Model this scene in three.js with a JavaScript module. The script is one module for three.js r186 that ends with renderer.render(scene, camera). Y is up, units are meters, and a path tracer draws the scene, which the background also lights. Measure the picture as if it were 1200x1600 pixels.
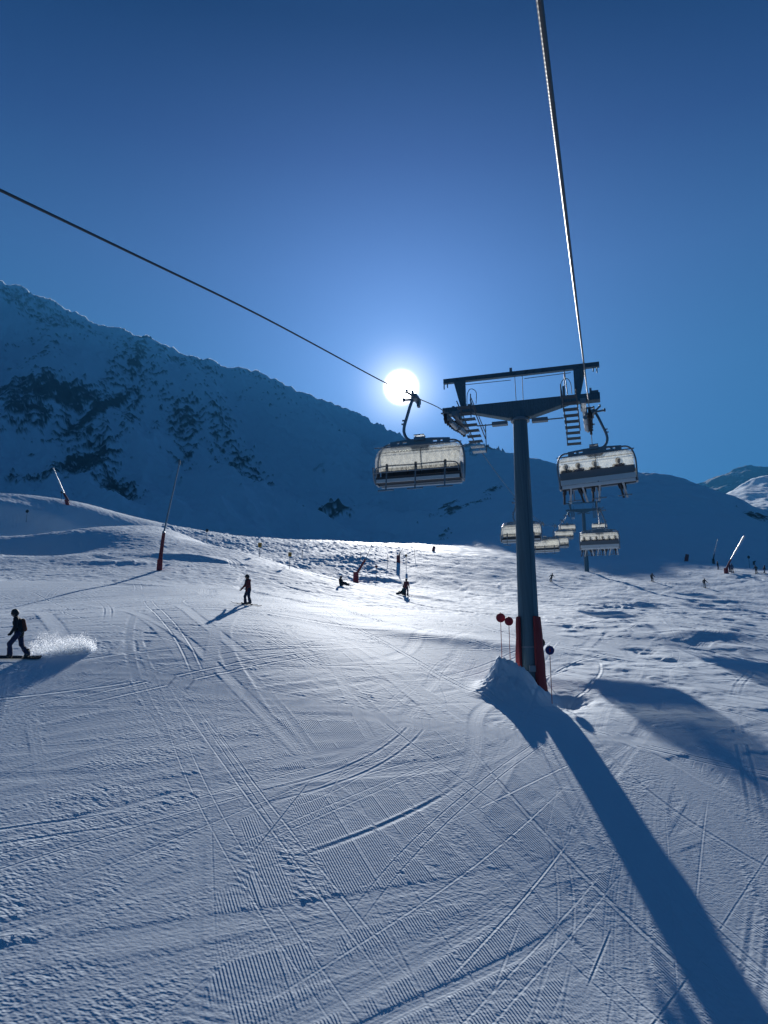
import * as THREE from 'three';
import { mergeGeometries } from 'three/addons/utils/BufferGeometryUtils.js';

// ---------------------------------------------------------------- camera, sky, sun, exposure
const R = Math.PI / 180, PITCH = 12.4 * R, FOCAL = 1155, EYE = 11;      // focal length in photo pixels (1200 x 1600)
const scene = new THREE.Scene();
const camera = new THREE.PerspectiveCamera(2 * Math.atan(800 / FOCAL) / R, 0.75, 0.1, 9000);
camera.position.set(0, EYE, 0);
camera.rotation.set(PITCH, 0, 0);
const renderer = new THREE.WebGLRenderer({ antialias: true });
renderer.setSize(768, 1024);
renderer.toneMapping = THREE.LinearToneMapping;
renderer.toneMappingExposure = 1.5;
renderer.shadowMap.enabled = true;

const SUN_AZ = 1.42 * R, SUN_EL = 21.97 * R, SUN_T = Math.tan(SUN_EL);
const sunDir = new THREE.Vector3(Math.sin(SUN_AZ) * Math.cos(SUN_EL), Math.sin(SUN_EL), -Math.cos(SUN_AZ) * Math.cos(SUN_EL));
const sun = new THREE.DirectionalLight(new THREE.Color().setRGB(1, 0.985, 0.96), 5);
sun.name = 'sun';
sun.position.copy(sunDir).multiplyScalar(900).add(new THREE.Vector3(0, EYE, -120));
sun.target.position.set(0, EYE, -120);
sun.castShadow = true;
Object.assign(sun.shadow.camera, { left: -400, right: 400, top: 400, bottom: -400, near: 1, far: 2500 });
sun.shadow.mapSize.set(4096, 4096);
scene.add(sun, sun.target);

{ // clear winter sky: deep blue overhead, paler to the horizon, an aureole round the sun
  const HEIGHTS = [0, 12, 22, 30, 38, 46, 60, 90], GAIN = 0.73, W = 2048, H = 1024, data = new Float32Array(W * H * 4);
  const sm = (a, b, x) => { x = Math.min(1, Math.max(0, (x - a) / (b - a))); return x * x * (3 - 2 * x); };
  for (let row = 0; row < H; row++) {
    const up = ((row + 0.5) / H - 0.5) * Math.PI, e = up / R, cu = Math.cos(up), su = Math.sin(up);
    const ramp = (v) => { for (let i = 1; i < HEIGHTS.length; i++) if (e < HEIGHTS[i]) { const t = Math.max(0, (e - HEIGHTS[i - 1]) / (HEIGHTS[i] - HEIGHTS[i - 1])); return v[i - 1] + (v[i] - v[i - 1]) * t; } return v[v.length - 1]; };
    const base = [ramp([0.034, 0.036, 0.038, 0.034, 0.014, 0.0001, 0.0001, 0.0001]), ramp([0.142, 0.15, 0.14, 0.098, 0.036, 0.001, 0.003, 0.004]), ramp([0.32, 0.33, 0.32, 0.26, 0.145, 0.052, 0.04, 0.038])];
    for (let col = 0; col < W; col++) {
      const a = ((col + 0.5) / W - 0.5) * 2 * Math.PI;
      const g = Math.acos(Math.min(1, Math.cos(a) * cu * sunDir.x + su * sunDir.y + Math.sin(a) * cu * sunDir.z)) / R;
      const far = 0.4 + 0.6 * Math.exp(-Math.pow(g / 62, 2));
      const w1 = Math.exp(-g / 9.6), w2 = Math.exp(-g / 3), w3 = Math.exp(-Math.pow(g / 2.1, 2)), disc = 1 - sm(0.8, 1.4, g);
      const o = (row * W + col) * 4;
      data[o] = Math.max(0.0001, GAIN * (base[0] * far + 0.22 * Math.exp(-g / 10) + 0.19 * w2 - 0.016 * Math.exp(-Math.pow((e - 55) / 14, 2)) * Math.exp(-g / 30) + 0.8 * w3 + 8 * disc));
      data[o + 1] = GAIN * (base[1] * far + 0.4 * w1 + 0.22 * w2 + 0.74 * w3 + 7.8 * disc);
      data[o + 2] = GAIN * (base[2] * far + 0.92 * w1 + 0.12 * w2 + 0.56 * w3 + 7.3 * disc);
      data[o + 3] = 1;
    }
  }
  const sky = new THREE.DataTexture(data, W, H, THREE.RGBAFormat, THREE.FloatType);
  sky.mapping = THREE.EquirectangularReflectionMapping;
  sky.magFilter = THREE.LinearFilter;
  sky.needsUpdate = true;
  scene.background = sky;
  scene.environment = sky;
}
scene.fog = new THREE.FogExp2(new THREE.Color().setRGB(0.08, 0.46, 1.0), 0.00022);

// ---------------------------------------------------------------- helpers
let seed = 12345;
const rnd = () => { seed = (seed + 0x6d2b79f5) | 0; let t = Math.imul(seed ^ (seed >>> 15), 1 | seed); t = (t + Math.imul(t ^ (t >>> 7), 61 | t)) ^ t; return ((t ^ (t >>> 14)) >>> 0) / 4294967296; };
const rr = (a, b) => a + (b - a) * rnd();
const lerp = (a, b, t) => a + (b - a) * t, clamp = (x, a = 0, b = 1) => Math.min(b, Math.max(a, x));
const smooth = (a, b, x) => { x = clamp((x - a) / (b - a)); return x * x * (3 - 2 * x); };
const PERM = new Uint8Array(512), GX = new Float32Array(256), GY = new Float32Array(256);
{
  const p = [...Array(256).keys()];
  for (let i = 255; i > 0; i--) { const j = Math.floor(rnd() * (i + 1)); [p[i], p[j]] = [p[j], p[i]]; }
  for (let i = 0; i < 512; i++) PERM[i] = p[i & 255];
  for (let i = 0; i < 256; i++) { const a = rnd() * 2 * Math.PI; GX[i] = Math.cos(a); GY[i] = Math.sin(a); }
}
function noise(x, y) { // gradient noise, about -1 .. 1
  const ix = Math.floor(x), iy = Math.floor(y), fx = x - ix, fy = y - iy, X = ix & 255, Y = iy & 255;
  const a = PERM[X] + Y, b = PERM[X + 1] + Y, g00 = PERM[a & 511], g01 = PERM[(a + 1) & 511], g10 = PERM[b & 511], g11 = PERM[(b + 1) & 511];
  const u = fx * fx * fx * (fx * (fx * 6 - 15) + 10), v = fy * fy * fy * (fy * (fy * 6 - 15) + 10);
  const n00 = GX[g00] * fx + GY[g00] * fy, n10 = GX[g10] * (fx - 1) + GY[g10] * fy, n01 = GX[g01] * fx + GY[g01] * (fy - 1), n11 = GX[g11] * (fx - 1) + GY[g11] * (fy - 1);
  return 1.5 * (n00 + u * (n10 - n00) + v * (n01 + u * (n11 - n01) - n00 - u * (n10 - n00)));
}
function fbm(x, y, n) { let s = 0, a = 0.5; for (let i = 0; i < n; i++, a *= 0.5, x = x * 2.03 + 17.3, y = y * 2.03 - 9.1) s += a * noise(x, y); return s; }
const interp = (list, x) => {
  if (x <= list[0][0]) return list[0][1];
  for (let i = 1; i < list.length; i++) if (x < list[i][0]) { const [x0, y0] = list[i - 1], [x1, y1] = list[i]; return lerp(y0, y1, (x - x0) / (x1 - x0)); }
  return list[list.length - 1][1];
};
const cP = Math.cos(PITCH), sP = Math.sin(PITCH);
function ray(px, py) { const X = (px - 600) / FOCAL, U = (800 - py) / FOCAL, f = cP - U * sP; return [X / f, (sP + U * cP) / f]; }   // sideways and upward per metre ahead
const at = (px, py, d) => { const [a, b] = ray(px, py); return new THREE.Vector3(a * d, EYE + b * d, -d); };
const depthScale = (y, d) => (d * cP + (y - EYE) * sP) / FOCAL;   // metres per photo pixel

const used = new Map();
function numbered(name) { const n = used.get(name) ?? 0; used.set(name, n + 1); return n ? name + '_' + String(n).padStart(3, '0') : name; }
function tag(o, label, category, group, kind) { Object.assign(o.userData, { label, category }); if (group) o.userData.group = group; if (kind) o.userData.kind = kind; return o; }
function thing(name, pos, turn = 0) { const o = new THREE.Group(); o.name = numbered(name); o.position.copy(pos); o.rotation.y = turn; scene.add(o); return o; }
function mesh(name, geo, mat, parent = scene) {
  const g = Array.isArray(geo) ? mergeGeometries(geo.map((q) => { const c = q.index ? q.toNonIndexed() : q; if (!c.attributes.uv) c.setAttribute('uv', new THREE.BufferAttribute(new Float32Array(c.attributes.position.count * 2), 2)); for (const k of Object.keys(c.attributes)) if (!['position', 'normal', 'uv'].includes(k)) c.deleteAttribute(k); return c; })) : geo;
  const m = new THREE.Mesh(g, mat); m.name = parent === scene ? numbered(name) : name; m.castShadow = m.receiveShadow = true; parent.add(m); return m;
}
const V = (x, y, z) => new THREE.Vector3(x, y, z);
// ---------------------------------------------------------------- terrain heights
// Known spots of the slope: photo column, photo row, metres ahead.
const SPOTS = [
  [833, 1085, 33.9], [1115, 1600, 14.6], [600, 1600, 13.2], [20, 1030, 26.7], [60, 1600, 12.0], [388, 945, 42.2], [600, 1000, 41], [635, 933, 84], [920, 893, 162], [248, 890, 68],
  [105, 789, 140], [405, 870, 92], [556, 909, 80], [862, 908, 138], [1020, 908, 138], [1101, 917, 126], [1140, 895, 145], [1195, 897, 140], [1045, 1075, 33], [1200, 1148, 26.8], [1115, 1025, 44], [1200, 1045, 38], [1200, 1590, 13.9], [1050, 988, 49], [1100, 960, 64], [333, 970, 34.6], [20, 955, 41], [930, 990, 50],
  [720, 960, 62], [480, 915, 66], [120, 930, 48], [20, 880, 72], [20, 774, 150], [235, 818, 112], [330, 851, 97], [460, 888, 88], [405, 851, 150], [330, 832, 165], [500, 845, 185], [560, 872, 140],
  [640, 862, 165], [720, 872, 160], [700, 853, 205], [800, 862, 200], [860, 872, 185], [960, 880, 176], [1060, 878, 170], [1200, 891, 165],
].map(([px, py, d]) => { const p = at(px, py, d); return [p.x, d, p.y]; }).concat([
  [0, -30, -7.6], [0, 5, 3.1], [-15, 5, 5.5], [15, 5, 3.2], [-40, -30, 1.5], [40, -30, -7.5], [-60, 20, 14], [60, 30, 0], [100, 80, 12], [-90, 90, 34], [120, 160, 30], [-95, 190, 38], [-50, 122, 27], [-20, 108, 26.2], [-75, 210, 34], [-40, 250, 50], [40, 250, 54], [-130, 260, 45],
]);
const TPS = (() => {
  const n = SPOTS.length, N = n + 3, M = [];
  const phi = (r2) => (r2 > 1e-9 ? 0.5 * r2 * Math.log(r2) : 0);
  for (let i = 0; i < N; i++) M.push(new Float64Array(N + 1));
  for (let i = 0; i < n; i++) {
    const [xi, di, yi] = SPOTS[i];
    for (let j = 0; j < n; j++) M[i][j] = phi(((xi - SPOTS[j][0]) ** 2 + (di - SPOTS[j][1]) ** 2) / 2500);
    M[i][i] += 0.01; M[i][n] = M[n][i] = 1; M[i][n + 1] = M[n + 1][i] = xi; M[i][n + 2] = M[n + 2][i] = di; M[i][N] = yi;
  }
  for (let c = 0; c < N; c++) {
    let p = c; for (let r = c + 1; r < N; r++) if (Math.abs(M[r][c]) > Math.abs(M[p][c])) p = r;
    [M[c], M[p]] = [M[p], M[c]];
    for (let r = 0; r < N; r++) if (r !== c) { const f = M[r][c] / M[c][c]; if (f) for (let k = c; k <= N; k++) M[r][k] -= f * M[c][k]; }
  }
  const w = M.map((row, i) => row[N] / row[i]);
  return (x, d) => { let s = w[n] + w[n + 1] * x + w[n + 2] * d; for (let i = 0; i < n; i++) { const a = x - SPOTS[i][0], b = d - SPOTS[i][1], r2 = (a * a + b * b) / 2500; if (r2 > 1e-9) s += w[i] * 0.5 * r2 * Math.log(r2); } return s; };
})();
// the mountain: skyline of the photograph, how far off its crest and its foot are, by photo column
const SKYLINE = [[-900, 300], [-500, 330], [-200, 400], [0, 465], [60, 489], [100, 503], [150, 519], [210, 533], [245, 552], [300, 562], [340, 575], [400, 590], [450, 608], [500, 622], [550, 641], [600, 662], [640, 686], [680, 699], [722, 697], [760, 694], [800, 708], [850, 722], [900, 733], [960, 738], [1000, 741], [1060, 748], [1100, 757], [1150, 775], [1200, 795], [1300, 835], [1500, 870], [2200, 900]];
const CREST = [[-900, 1100], [0, 980], [400, 950], [560, 860], [650, 600], [700, 520], [770, 470], [900, 365], [1060, 305], [1200, 262], [1500, 240]];
const FOOT = [[-300, 300], [0, 262], [240, 240], [500, 232], [700, 222], [860, 192], [1000, 182], [1200, 168], [1500, 160]];
function skylineHeight(px, d) { return EYE + ray(px, interp(SKYLINE, px))[1] * d; }
const columnOf = (x, d) => 600 + FOCAL * (x / d) * (cP + 0.27 * sP);
function land(x, d) {
  if (d < 150) return TPS(x, d);
  const px = columnOf(x, d), F = interp(FOOT, px);
  if (d <= F) return TPS(x, d);
  const C = interp(CREST, px), s = (d - F) / (C - F), yF = TPS((x * F) / d, F), yC = skylineHeight(px, C);
  if (s >= 1) return yC - (d - C) * 0.42 - 3 * (1 - Math.exp(-(d - C) / 15));
  const bow = px < 640 ? -0.55 : lerp(-0.55, 0.02, smooth(640, 900, px));
  return yF + (yC - yF) * (s + bow * s * (1 - s));
}
function hit(px, py, from = 6, to = 900) {   // where the sight line of a photo pixel meets the slope
  const [a, b] = ray(px, py); let d0 = from;
  for (let d = from; d < to; d += Math.max(0.3, d * 0.01)) {
    if (EYE + b * d <= surface(a * d, d)) { let lo = d0, hi = d; for (let k = 0; k < 14; k++) { const m = (lo + hi) / 2; if (EYE + b * m <= surface(a * m, m)) hi = m; else lo = m; } return V(a * hi, EYE + b * hi, -hi); }
    d0 = d;
  }
  return at(px, py, to);
}
// rounded snow humps: [x, d, half width across, half width along, height, turn]
const HUMPS = [];
function humps(x, d) {
  let h = 0;
  for (const q of HUMPS) {
    const a = x - q[0], b = d - q[1]; if (a * a + b * b > q[6]) continue;
    const u = (a * q[7] + b * q[8]) / q[2], v = (-a * q[8] + b * q[7]) / (v_side(a, b, q) < 0 ? q[3] * 0.6 : q[3]), r = u * u + v * v;
    if (r < 9) h += q[4] * Math.exp(-r);
  }
  return h;
}
function v_side(a, b, q) { return -a * q[8] + b * q[7]; }
function hump(x, d, wa, wl, h, turn = 0) { const m = 3 * Math.max(wa, wl); HUMPS.push([x, d, wa, wl, h, turn, m * m, Math.cos(turn), Math.sin(turn)]); }
function crud(x, d) {   // loose uneven snow beside the run: 0 .. 1
  const px = columnOf(x, d);
  const edge = interp([[-400, 999], [240, 112], [330, 104], [420, 99], [520, 97], [600, 108], [660, 150], [700, 240]], px);
  return px > 236 && px < 700 ? smooth(edge, edge + 14, d) * smooth(-0.5, 0.3, noise(x / 9, d / 13) + 0.3) * (1 - smooth(640, 700, px)) : 0;
}
function swell(x, d) {   // broad unevenness of the run
  const right = smooth(4, 22, x + 0.1 * d - 6);
  let h = 0.16 * noise(x / 9 + 3, d / 14) + 0.07 * noise(x / 4.2, d / 6.5 + 7);
  h *= lerp(0.55, 1.25, right) * smooth(14, 40, d) + 0.25;
  h += right * smooth(26, 48, d) * 0.13 * noise(x / 2.6 + 9, d / 3.6) ;
  const c = crud(x, d); if (c > 0) h += c * (0.2 * noise(x / 6, d / 8) + 0.14 * Math.abs(noise(x / 2.6, d / 3.1)) + 0.17 * noise(x / 1.1, d / 1.4) + 0.11 * noise(x / 0.5, d / 0.7));
  return h;
}
function surface(x, d) { return land(x, d) + humps(x, d) + swell(x, d); }
// the ploughed-up heap at the foot of the lift tower
function heap(x, d) {
  const ax = 4.75, ad = 33.5, bx = 7.9, bd = 32.2, L = Math.hypot(bx - ax, bd - ad), ux = (bx - ax) / L, ud = (bd - ad) / L;
  const a = x - ax, b = d - ad; if (Math.abs(a - 1.5) > 7 || Math.abs(b) > 7) return 0;
  const t = (a * ux + b * ud) / L, off = -a * ud + b * ux;            // off > 0: uphill of the heap's crest
  const h = t < 0.16 ? 1.42 * Math.exp(-Math.pow((t - 0.16) / 0.2, 2)) : lerp(1.38, -0.5, smooth(0.16, 1.02, t)) * (t > 1 ? Math.exp(-Math.pow((t - 1) / 0.2, 2)) : 1);
  const w = off > 0 ? 0.75 : 1.75, r = Math.abs(off) / w;
  const lump = 1 + 0.22 * noise(x * 1.9, d * 1.9) + 0.14 * noise(x * 5, d * 5) + 0.07 * noise(x * 11, d * 11);
  return h * (off > 0 ? Math.exp(-r * r * 1.3) : Math.max(0, 1 - r * 0.62) ** 1.25) * lump;
}
{ // humps that throw the long shadow patches on the right, and the shaded banks on the left
  const put = (px, py, wa, wl, h, turn) => { const p = hit(px, py); hump(p.x, -p.z, wa, wl, h, turn); };
  put(1095, 990, 2.6, 1.6, 0.2, 0.1); put(1120, 958, 3.4, 1.8, 0.24, 0.05); put(1215, 1020, 2.6, 1.7, 0.2, 0.1);
  put(1140, 940, 4.5, 2, 0.25, 0); put(960, 935, 3.2, 2.2, 0.15, 0); put(1010, 1050, 3, 2.2, 0.1, -0.3); put(930, 1068, 3.2, 1.6, 0.13, -0.32); put(1060, 1130, 2.2, 1.6, 0.12, -0.5);
  put(-25, 845, 11, 8, -3.0, 0); put(20, 800, 9, 4, 1.2, 0.25); put(90, 818, 4, 2.6, 0.9, 0.3); put(180, 880, 4, 2, 0.25, 0); put(300, 872, 4, 2, 0.4, 0); put(410, 832, 9, 5, 0.35, 0); put(545, 872, 8, 5, 0.3, 0.2);
  put(660, 935, 4, 3, 0.35, 0); put(590, 905, 4, 2.5, 0.45, 0.2); put(700, 1000, 5, 2.4, 0.22, 0);
}
const bed = (x, d) => surface(x, d) + heap(x, d);

// ---------------------------------------------------------------- ski tracks, pressed into height maps
// Each map covers a stretch of the slope: "broad" moves the mesh, "fine" is relief within the mesh's cells, "comb" is where the groomer's lines survive.
function chart(x0, x1, d0, d1, W, H) { return { x0, x1, d0, d1, W, H, sx: W / (x1 - x0), sd: H / (d1 - d0), broad: new Float32Array(W * H), fine: new Float32Array(W * H), comb: new Float32Array(W * H), loose: new Float32Array(W * H) }; }
const charts = [chart(-15, 17, 10, 27, 2048, 1400), chart(-28, 34, 27, 58, 2048, 1100), chart(-85, 110, 58, 175, 2048, 1500)];
for (const c of charts) for (let j = 0; j < c.H; j++) for (let i = 0; i < c.W; i++) {
  const x = c.x0 + (i + 0.5) / c.sx, d = c.d0 + (j + 0.5) / c.sd, o = j * c.W + i;
  const u = x + 0.42 * (d - 15), lane = noise(u / 1.9 + 3, d / 34) + 0.4 * noise(u / 0.7 - 8, d / 16) + 0.22 * noise(x / 0.5, d / 1.2);
  const strip = smooth(-5.5, -2.5, x + 0.6 * noise(x / 3, d / 5)) * (1 - smooth(7.5, 10.5, x + 1.3 * noise(x / 2.5 + 4, d / 4)));
  c.comb[o] = smooth(-0.02, 0.2, lane + lerp(-0.75, 0.34, strip)) * (1 - smooth(38, 52, d));
  c.loose[o] = 1;
}
const profileNoise = new Float32Array(4096); for (let i = 0; i < 4096; i++) profileNoise[i] = rnd() * 2 - 1;
const pn = (u) => { const i = Math.floor(u), f = u - i; return lerp(profileNoise[i & 4095], profileNoise[(i + 1) & 4095], f * f * (3 - 2 * f)); };
// path: function s -> [x, d]; kind: 'edge' thin carved line, 'skid' swept band
function press(c, path, length, kind, width, depth, side, id) {
  const step = 0.6 / Math.max(c.sx, c.sd), reach = kind === 'skid' ? width * 0.62 : Math.max(width * 2.4, 1.5 / c.sx), px = 0.7 / c.sx;
  let [x0, d0] = path(0);
  const tilt = (((id * 0.618) % 1) * 2 - 1) * width * (c === charts[0] ? 0.011 : c === charts[1] ? 0.036 : 0.07);
  for (let s = step; s < length; s += step) {
    const [x, d] = path(s); const tx = x - x0, td = d - d0, tl = Math.hypot(tx, td) || 1; x0 = x; d0 = d;
    if (x < c.x0 - 2 || x > c.x1 + 2 || d < c.d0 - 2 || d > c.d1 + 2) { s += step * 8; continue; }
    const nx = -td / tl, nd = tx / tl, fade = smooth(0, 1, Math.min(s, length - s) / Math.min(7, length * 0.35)) * clamp(0.62 + 0.7 * pn(s * 0.16 + id * 31));
    for (let o = -reach; o <= reach; o += px) {
      const i = Math.floor((x + nx * o - c.x0) * c.sx), j = Math.floor((d + nd * o - c.d0) * c.sd);
      if (i < 0 || j < 0 || i >= c.W || j >= c.H) continue;
      const k = j * c.W + i;
      if (kind === 'edge') {
        const u = o / Math.max(width, 0.8 / c.sx), g = Math.exp(-u * u * 2.2), berm = Math.exp(-((u * side - 1.25) ** 2) * 3);
        const v = (-depth * g + 0.7 * depth * berm) * fade, m = clamp(g + berm * 0.8) * fade;
        c.fine[k] = lerp(c.fine[k], v, m * 0.85); c.comb[k] *= 1 - 0.9 * m; 
      } else {
        const u = o / width * 2, e = Math.abs(u) < 1 ? (1 - u * u) : 0, m = smooth(0, 0.5, e) * fade;
        const rim = Math.exp(-(((u * side - 0.92) / 0.16) ** 2)) * fade;
        c.broad[k] = lerp(c.broad[k], -depth * 0.45 * e + tilt * u + depth * (c === charts[2] ? 0.25 : 0.1) * pn(o * 7 + id * 57), m * 0.8) + depth * 0.05 * rim * (0.6 + 0.6 * pn(s * 3 + id));
        c.fine[k] = lerp(c.fine[k], depth * 0.1 * pn(o * 30 + id * 91 + 0.6 * pn(s * 0.7)), m * 0.7);
        c.comb[k] *= 1 - 0.8 * m; c.loose[k] = lerp(c.loose[k], 0.35, m * 0.7) + 0.25 * rim;
      }
    }
  }
}
function track(x, d, heading, bend, wave, phase, length, kind, width, depth, pair, id) {   // heading: 0 is straight downhill, towards the viewer; positive turns to the right
  const pts = []; let h;
  for (let s = 0; s <= length + 0.5; s += 0.5) { pts.push([x, d]); h = heading + bend * Math.sin((2 * Math.PI * s) / wave + phase); x += 0.5 * Math.sin(h); d -= 0.5 * Math.cos(h); }
  const path = (off) => (s) => { const i = Math.min(pts.length - 2, Math.floor(s * 2)), f = s * 2 - i, a = pts[i], b = pts[i + 1], t = Math.hypot(b[0] - a[0], b[1] - a[1]); const c = pts[Math.min(pts.length - 1, i + 2)], nx0 = -(b[1] - a[1]) / t, nd0 = (b[0] - a[0]) / t, t2 = Math.hypot(c[0] - b[0], c[1] - b[1]) || 1, nx = lerp(nx0, -(c[1] - b[1]) / t2, f), nd = lerp(nd0, (c[0] - b[0]) / t2, f); return [lerp(a[0], b[0], f) + nx * off, lerp(a[1], b[1], f) + nd * off]; };
  const xs = pts.map((p) => p[0]), ds = pts.map((p) => p[1]), lo = [Math.min(...xs), Math.min(...ds)], hi = [Math.max(...xs), Math.max(...ds)];
  const side = bend * Math.sin(phase) > 0 ? 1 : -1;
  for (const c of charts) {
    if (hi[0] < c.x0 - 1 || lo[0] > c.x1 + 1 || hi[1] < c.d0 - 1 || lo[1] > c.d1 + 1) continue;
    if (kind === 'edge' && c === charts[2] && id % 3) continue;
    for (const off of pair ? [-pair / 2, pair / 2] : [0]) press(c, path(off), length, kind, width, depth, side, id);
  }
}
{
  let id = 1;
  const skid = (x, d, h, b, w, l, width, depth) => track(x, d, h, b, w, rr(0, 6.3), l, 'skid', width, depth, 0, id++);
  const edge = (x, d, h, b, w, l, depth, pair) => track(x, d, h, b, w, rr(0, 6.3), l, 'edge', rr(0.022, 0.045), depth, pair, id++);
  // the far run, 60 to 170 m: many wide skids
  for (let i = 0; i < 300; i++) { const d = rr(62, 185), k = d / 100; skid(rr(-75, 100), d, rr(-1.1, 1.1), rr(0.2, 0.9), rr(14, 36), rr(14, 44), rr(0.6, 2.2), rr(0.06, 0.16) * (0.7 + 0.5 * k)); }
  // middle, 30 to 60 m
  for (let i = 0; i < 130; i++) { const x = rr(-26, 32); skid(x, rr(34, 76), x < 4 ? rr(-1.2, -0.3) : rr(-0.6, 0.8), rr(0.05, 0.5), rr(22, 50), rr(16, 44), rr(0.35, 1.3), rr(0.02, 0.055)); }
  // left, sweeping down and to the left
  for (let i = 0; i < 70; i++) { const d = rr(20, 50); skid(rr(-8, 7) - (d - 30) * 0.1, d, rr(-1.25, -0.6), rr(0.03, 0.25), rr(24, 60), rr(14, 36), rr(0.25, 1.1), rr(0.008, 0.024)); }
  // lanes skied down the groomed slope, towards the lower right
  for (let i = 0; i < 34; i++) { const d = rr(26, 48); skid(rr(-14, 10) - 0.42 * (d - 26), d, rr(0.2, 0.62), rr(0.03, 0.22), rr(18, 50), rr(16, 34), rr(0.25, 0.85), rr(0.008, 0.02)); }
  // crossing them
  for (let i = 0; i < 10; i++) { const d = rr(16, 34); skid(rr(-2, 12), d, rr(-1.1, -0.4), rr(0.05, 0.4), rr(14, 40), rr(12, 28), rr(0.22, 0.7), rr(0.008, 0.018)); }
  // right of the tower
  for (let i = 0; i < 60; i++) skid(rr(5, 24), rr(18, 50), rr(-0.6, 0.75), rr(0.1, 0.6), rr(12, 30), rr(12, 32), rr(0.3, 1.1), rr(0.012, 0.035));
  // carved edges
  for (let i = 0; i < 90; i++) { const d = rr(24, 66), x = rr(-20, 22); edge(x, d, x < 2 ? rr(-1.3, -0.2) : rr(-0.8, 0.8), rr(0.02, 0.4), rr(26, 70), rr(16, 46), rr(0.005, 0.013), rnd() < 0.5 ? rr(0.22, 0.5) : 0); }
  for (let i = 0; i < 150; i++) { const d = rr(36, 84), x = d * rr(-0.5, 0.55); track(x, d, rnd() < 0.7 ? rr(-1.25, -0.5) : rr(0.1, 0.9), rr(0.05, 0.5), rr(20, 60), rr(0, 6.3), rr(12, 40), 'edge', rr(0.05, 0.1), rr(0.012, 0.03), rnd() < 0.5 ? rr(0.3, 0.6) : 0, id++); }
  for (let i = 0; i < 46; i++) { const k = rnd() < 0.55; edge(rr(-10, 10), rr(17, 32), k ? rr(0.15, 0.6) : rr(-1.0, -0.3), rr(0.0, 0.2), rr(26, 70), rr(10, 26), rr(0.004, 0.01), rnd() < 0.4 ? rr(0.2, 0.45) : 0); }
  for (const [px, py, qx, qy] of [[905, 1290, 655, 1600], [820, 1420, 740, 1600], [960, 1440, 920, 1560], [880, 1200, 830, 1330], [500, 1200, 380, 1370], [560, 1160, 430, 1350], [330, 1240, 310, 1560], [1110, 1220, 1050, 1480], [470, 985, 430, 1080]]) {
    const a = hit(px, py), b = hit(qx, qy); track(a.x, -a.z, Math.atan2(b.x - a.x, b.z - a.z), 0.05, 40, rr(0, 6), Math.hypot(a.x - b.x, a.z - b.z), 'edge', 0.03, 0.014, 0, id++);
  }
}
// scraped facets that catch the sun, mostly on the right
for (let k = 0; k < 260; k++) {
  const d0 = 24 + 80 * Math.pow(rnd(), 1.2), x0 = d0 * rr(0.24, 0.58), s = 0.5 + d0 / 50, a = rr(0.4, 1.5) * s, b = rr(0.5, 1.6) * s, turn = rr(-0.7, 0.7), tip = rr(0.012, 0.052) * Math.min(1.6, d0 / 40), ct = Math.cos(turn), st = Math.sin(turn);
  for (const c of charts) {
    const i0 = Math.max(0, Math.floor((x0 - 2 * a - 2 * b - c.x0) * c.sx)), i1 = Math.min(c.W - 1, Math.ceil((x0 + 2 * a + 2 * b - c.x0) * c.sx)), j0 = Math.max(0, Math.floor((d0 - 2 * b - 2 * a - c.d0) * c.sd)), j1 = Math.min(c.H - 1, Math.ceil((d0 + 2 * b + 2 * a - c.d0) * c.sd));
    for (let j = j0; j <= j1; j++) for (let i = i0; i <= i1; i++) {
      const x = c.x0 + (i + 0.5) / c.sx - x0, d = c.d0 + (j + 0.5) / c.sd - d0, u = (x * ct + d * st) / a, v = (-x * st + d * ct) / b, e = Math.max(Math.abs(u), Math.abs(v)) * 0.6 + 0.4 * Math.hypot(u, v) + 0.3 * noise((x + x0) / (a * 0.7), (d + d0) / (b * 0.7)) + 0.12 * noise((x + x0) * 3, (d + d0) * 3);
      if (e < 1) { const m = smooth(0, 0.4, 1 - e), o = j * c.W + i; c.broad[o] += m * (-tip * d); c.loose[o] = lerp(c.loose[o], 0.3, m); }
    }
  }
}
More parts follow.
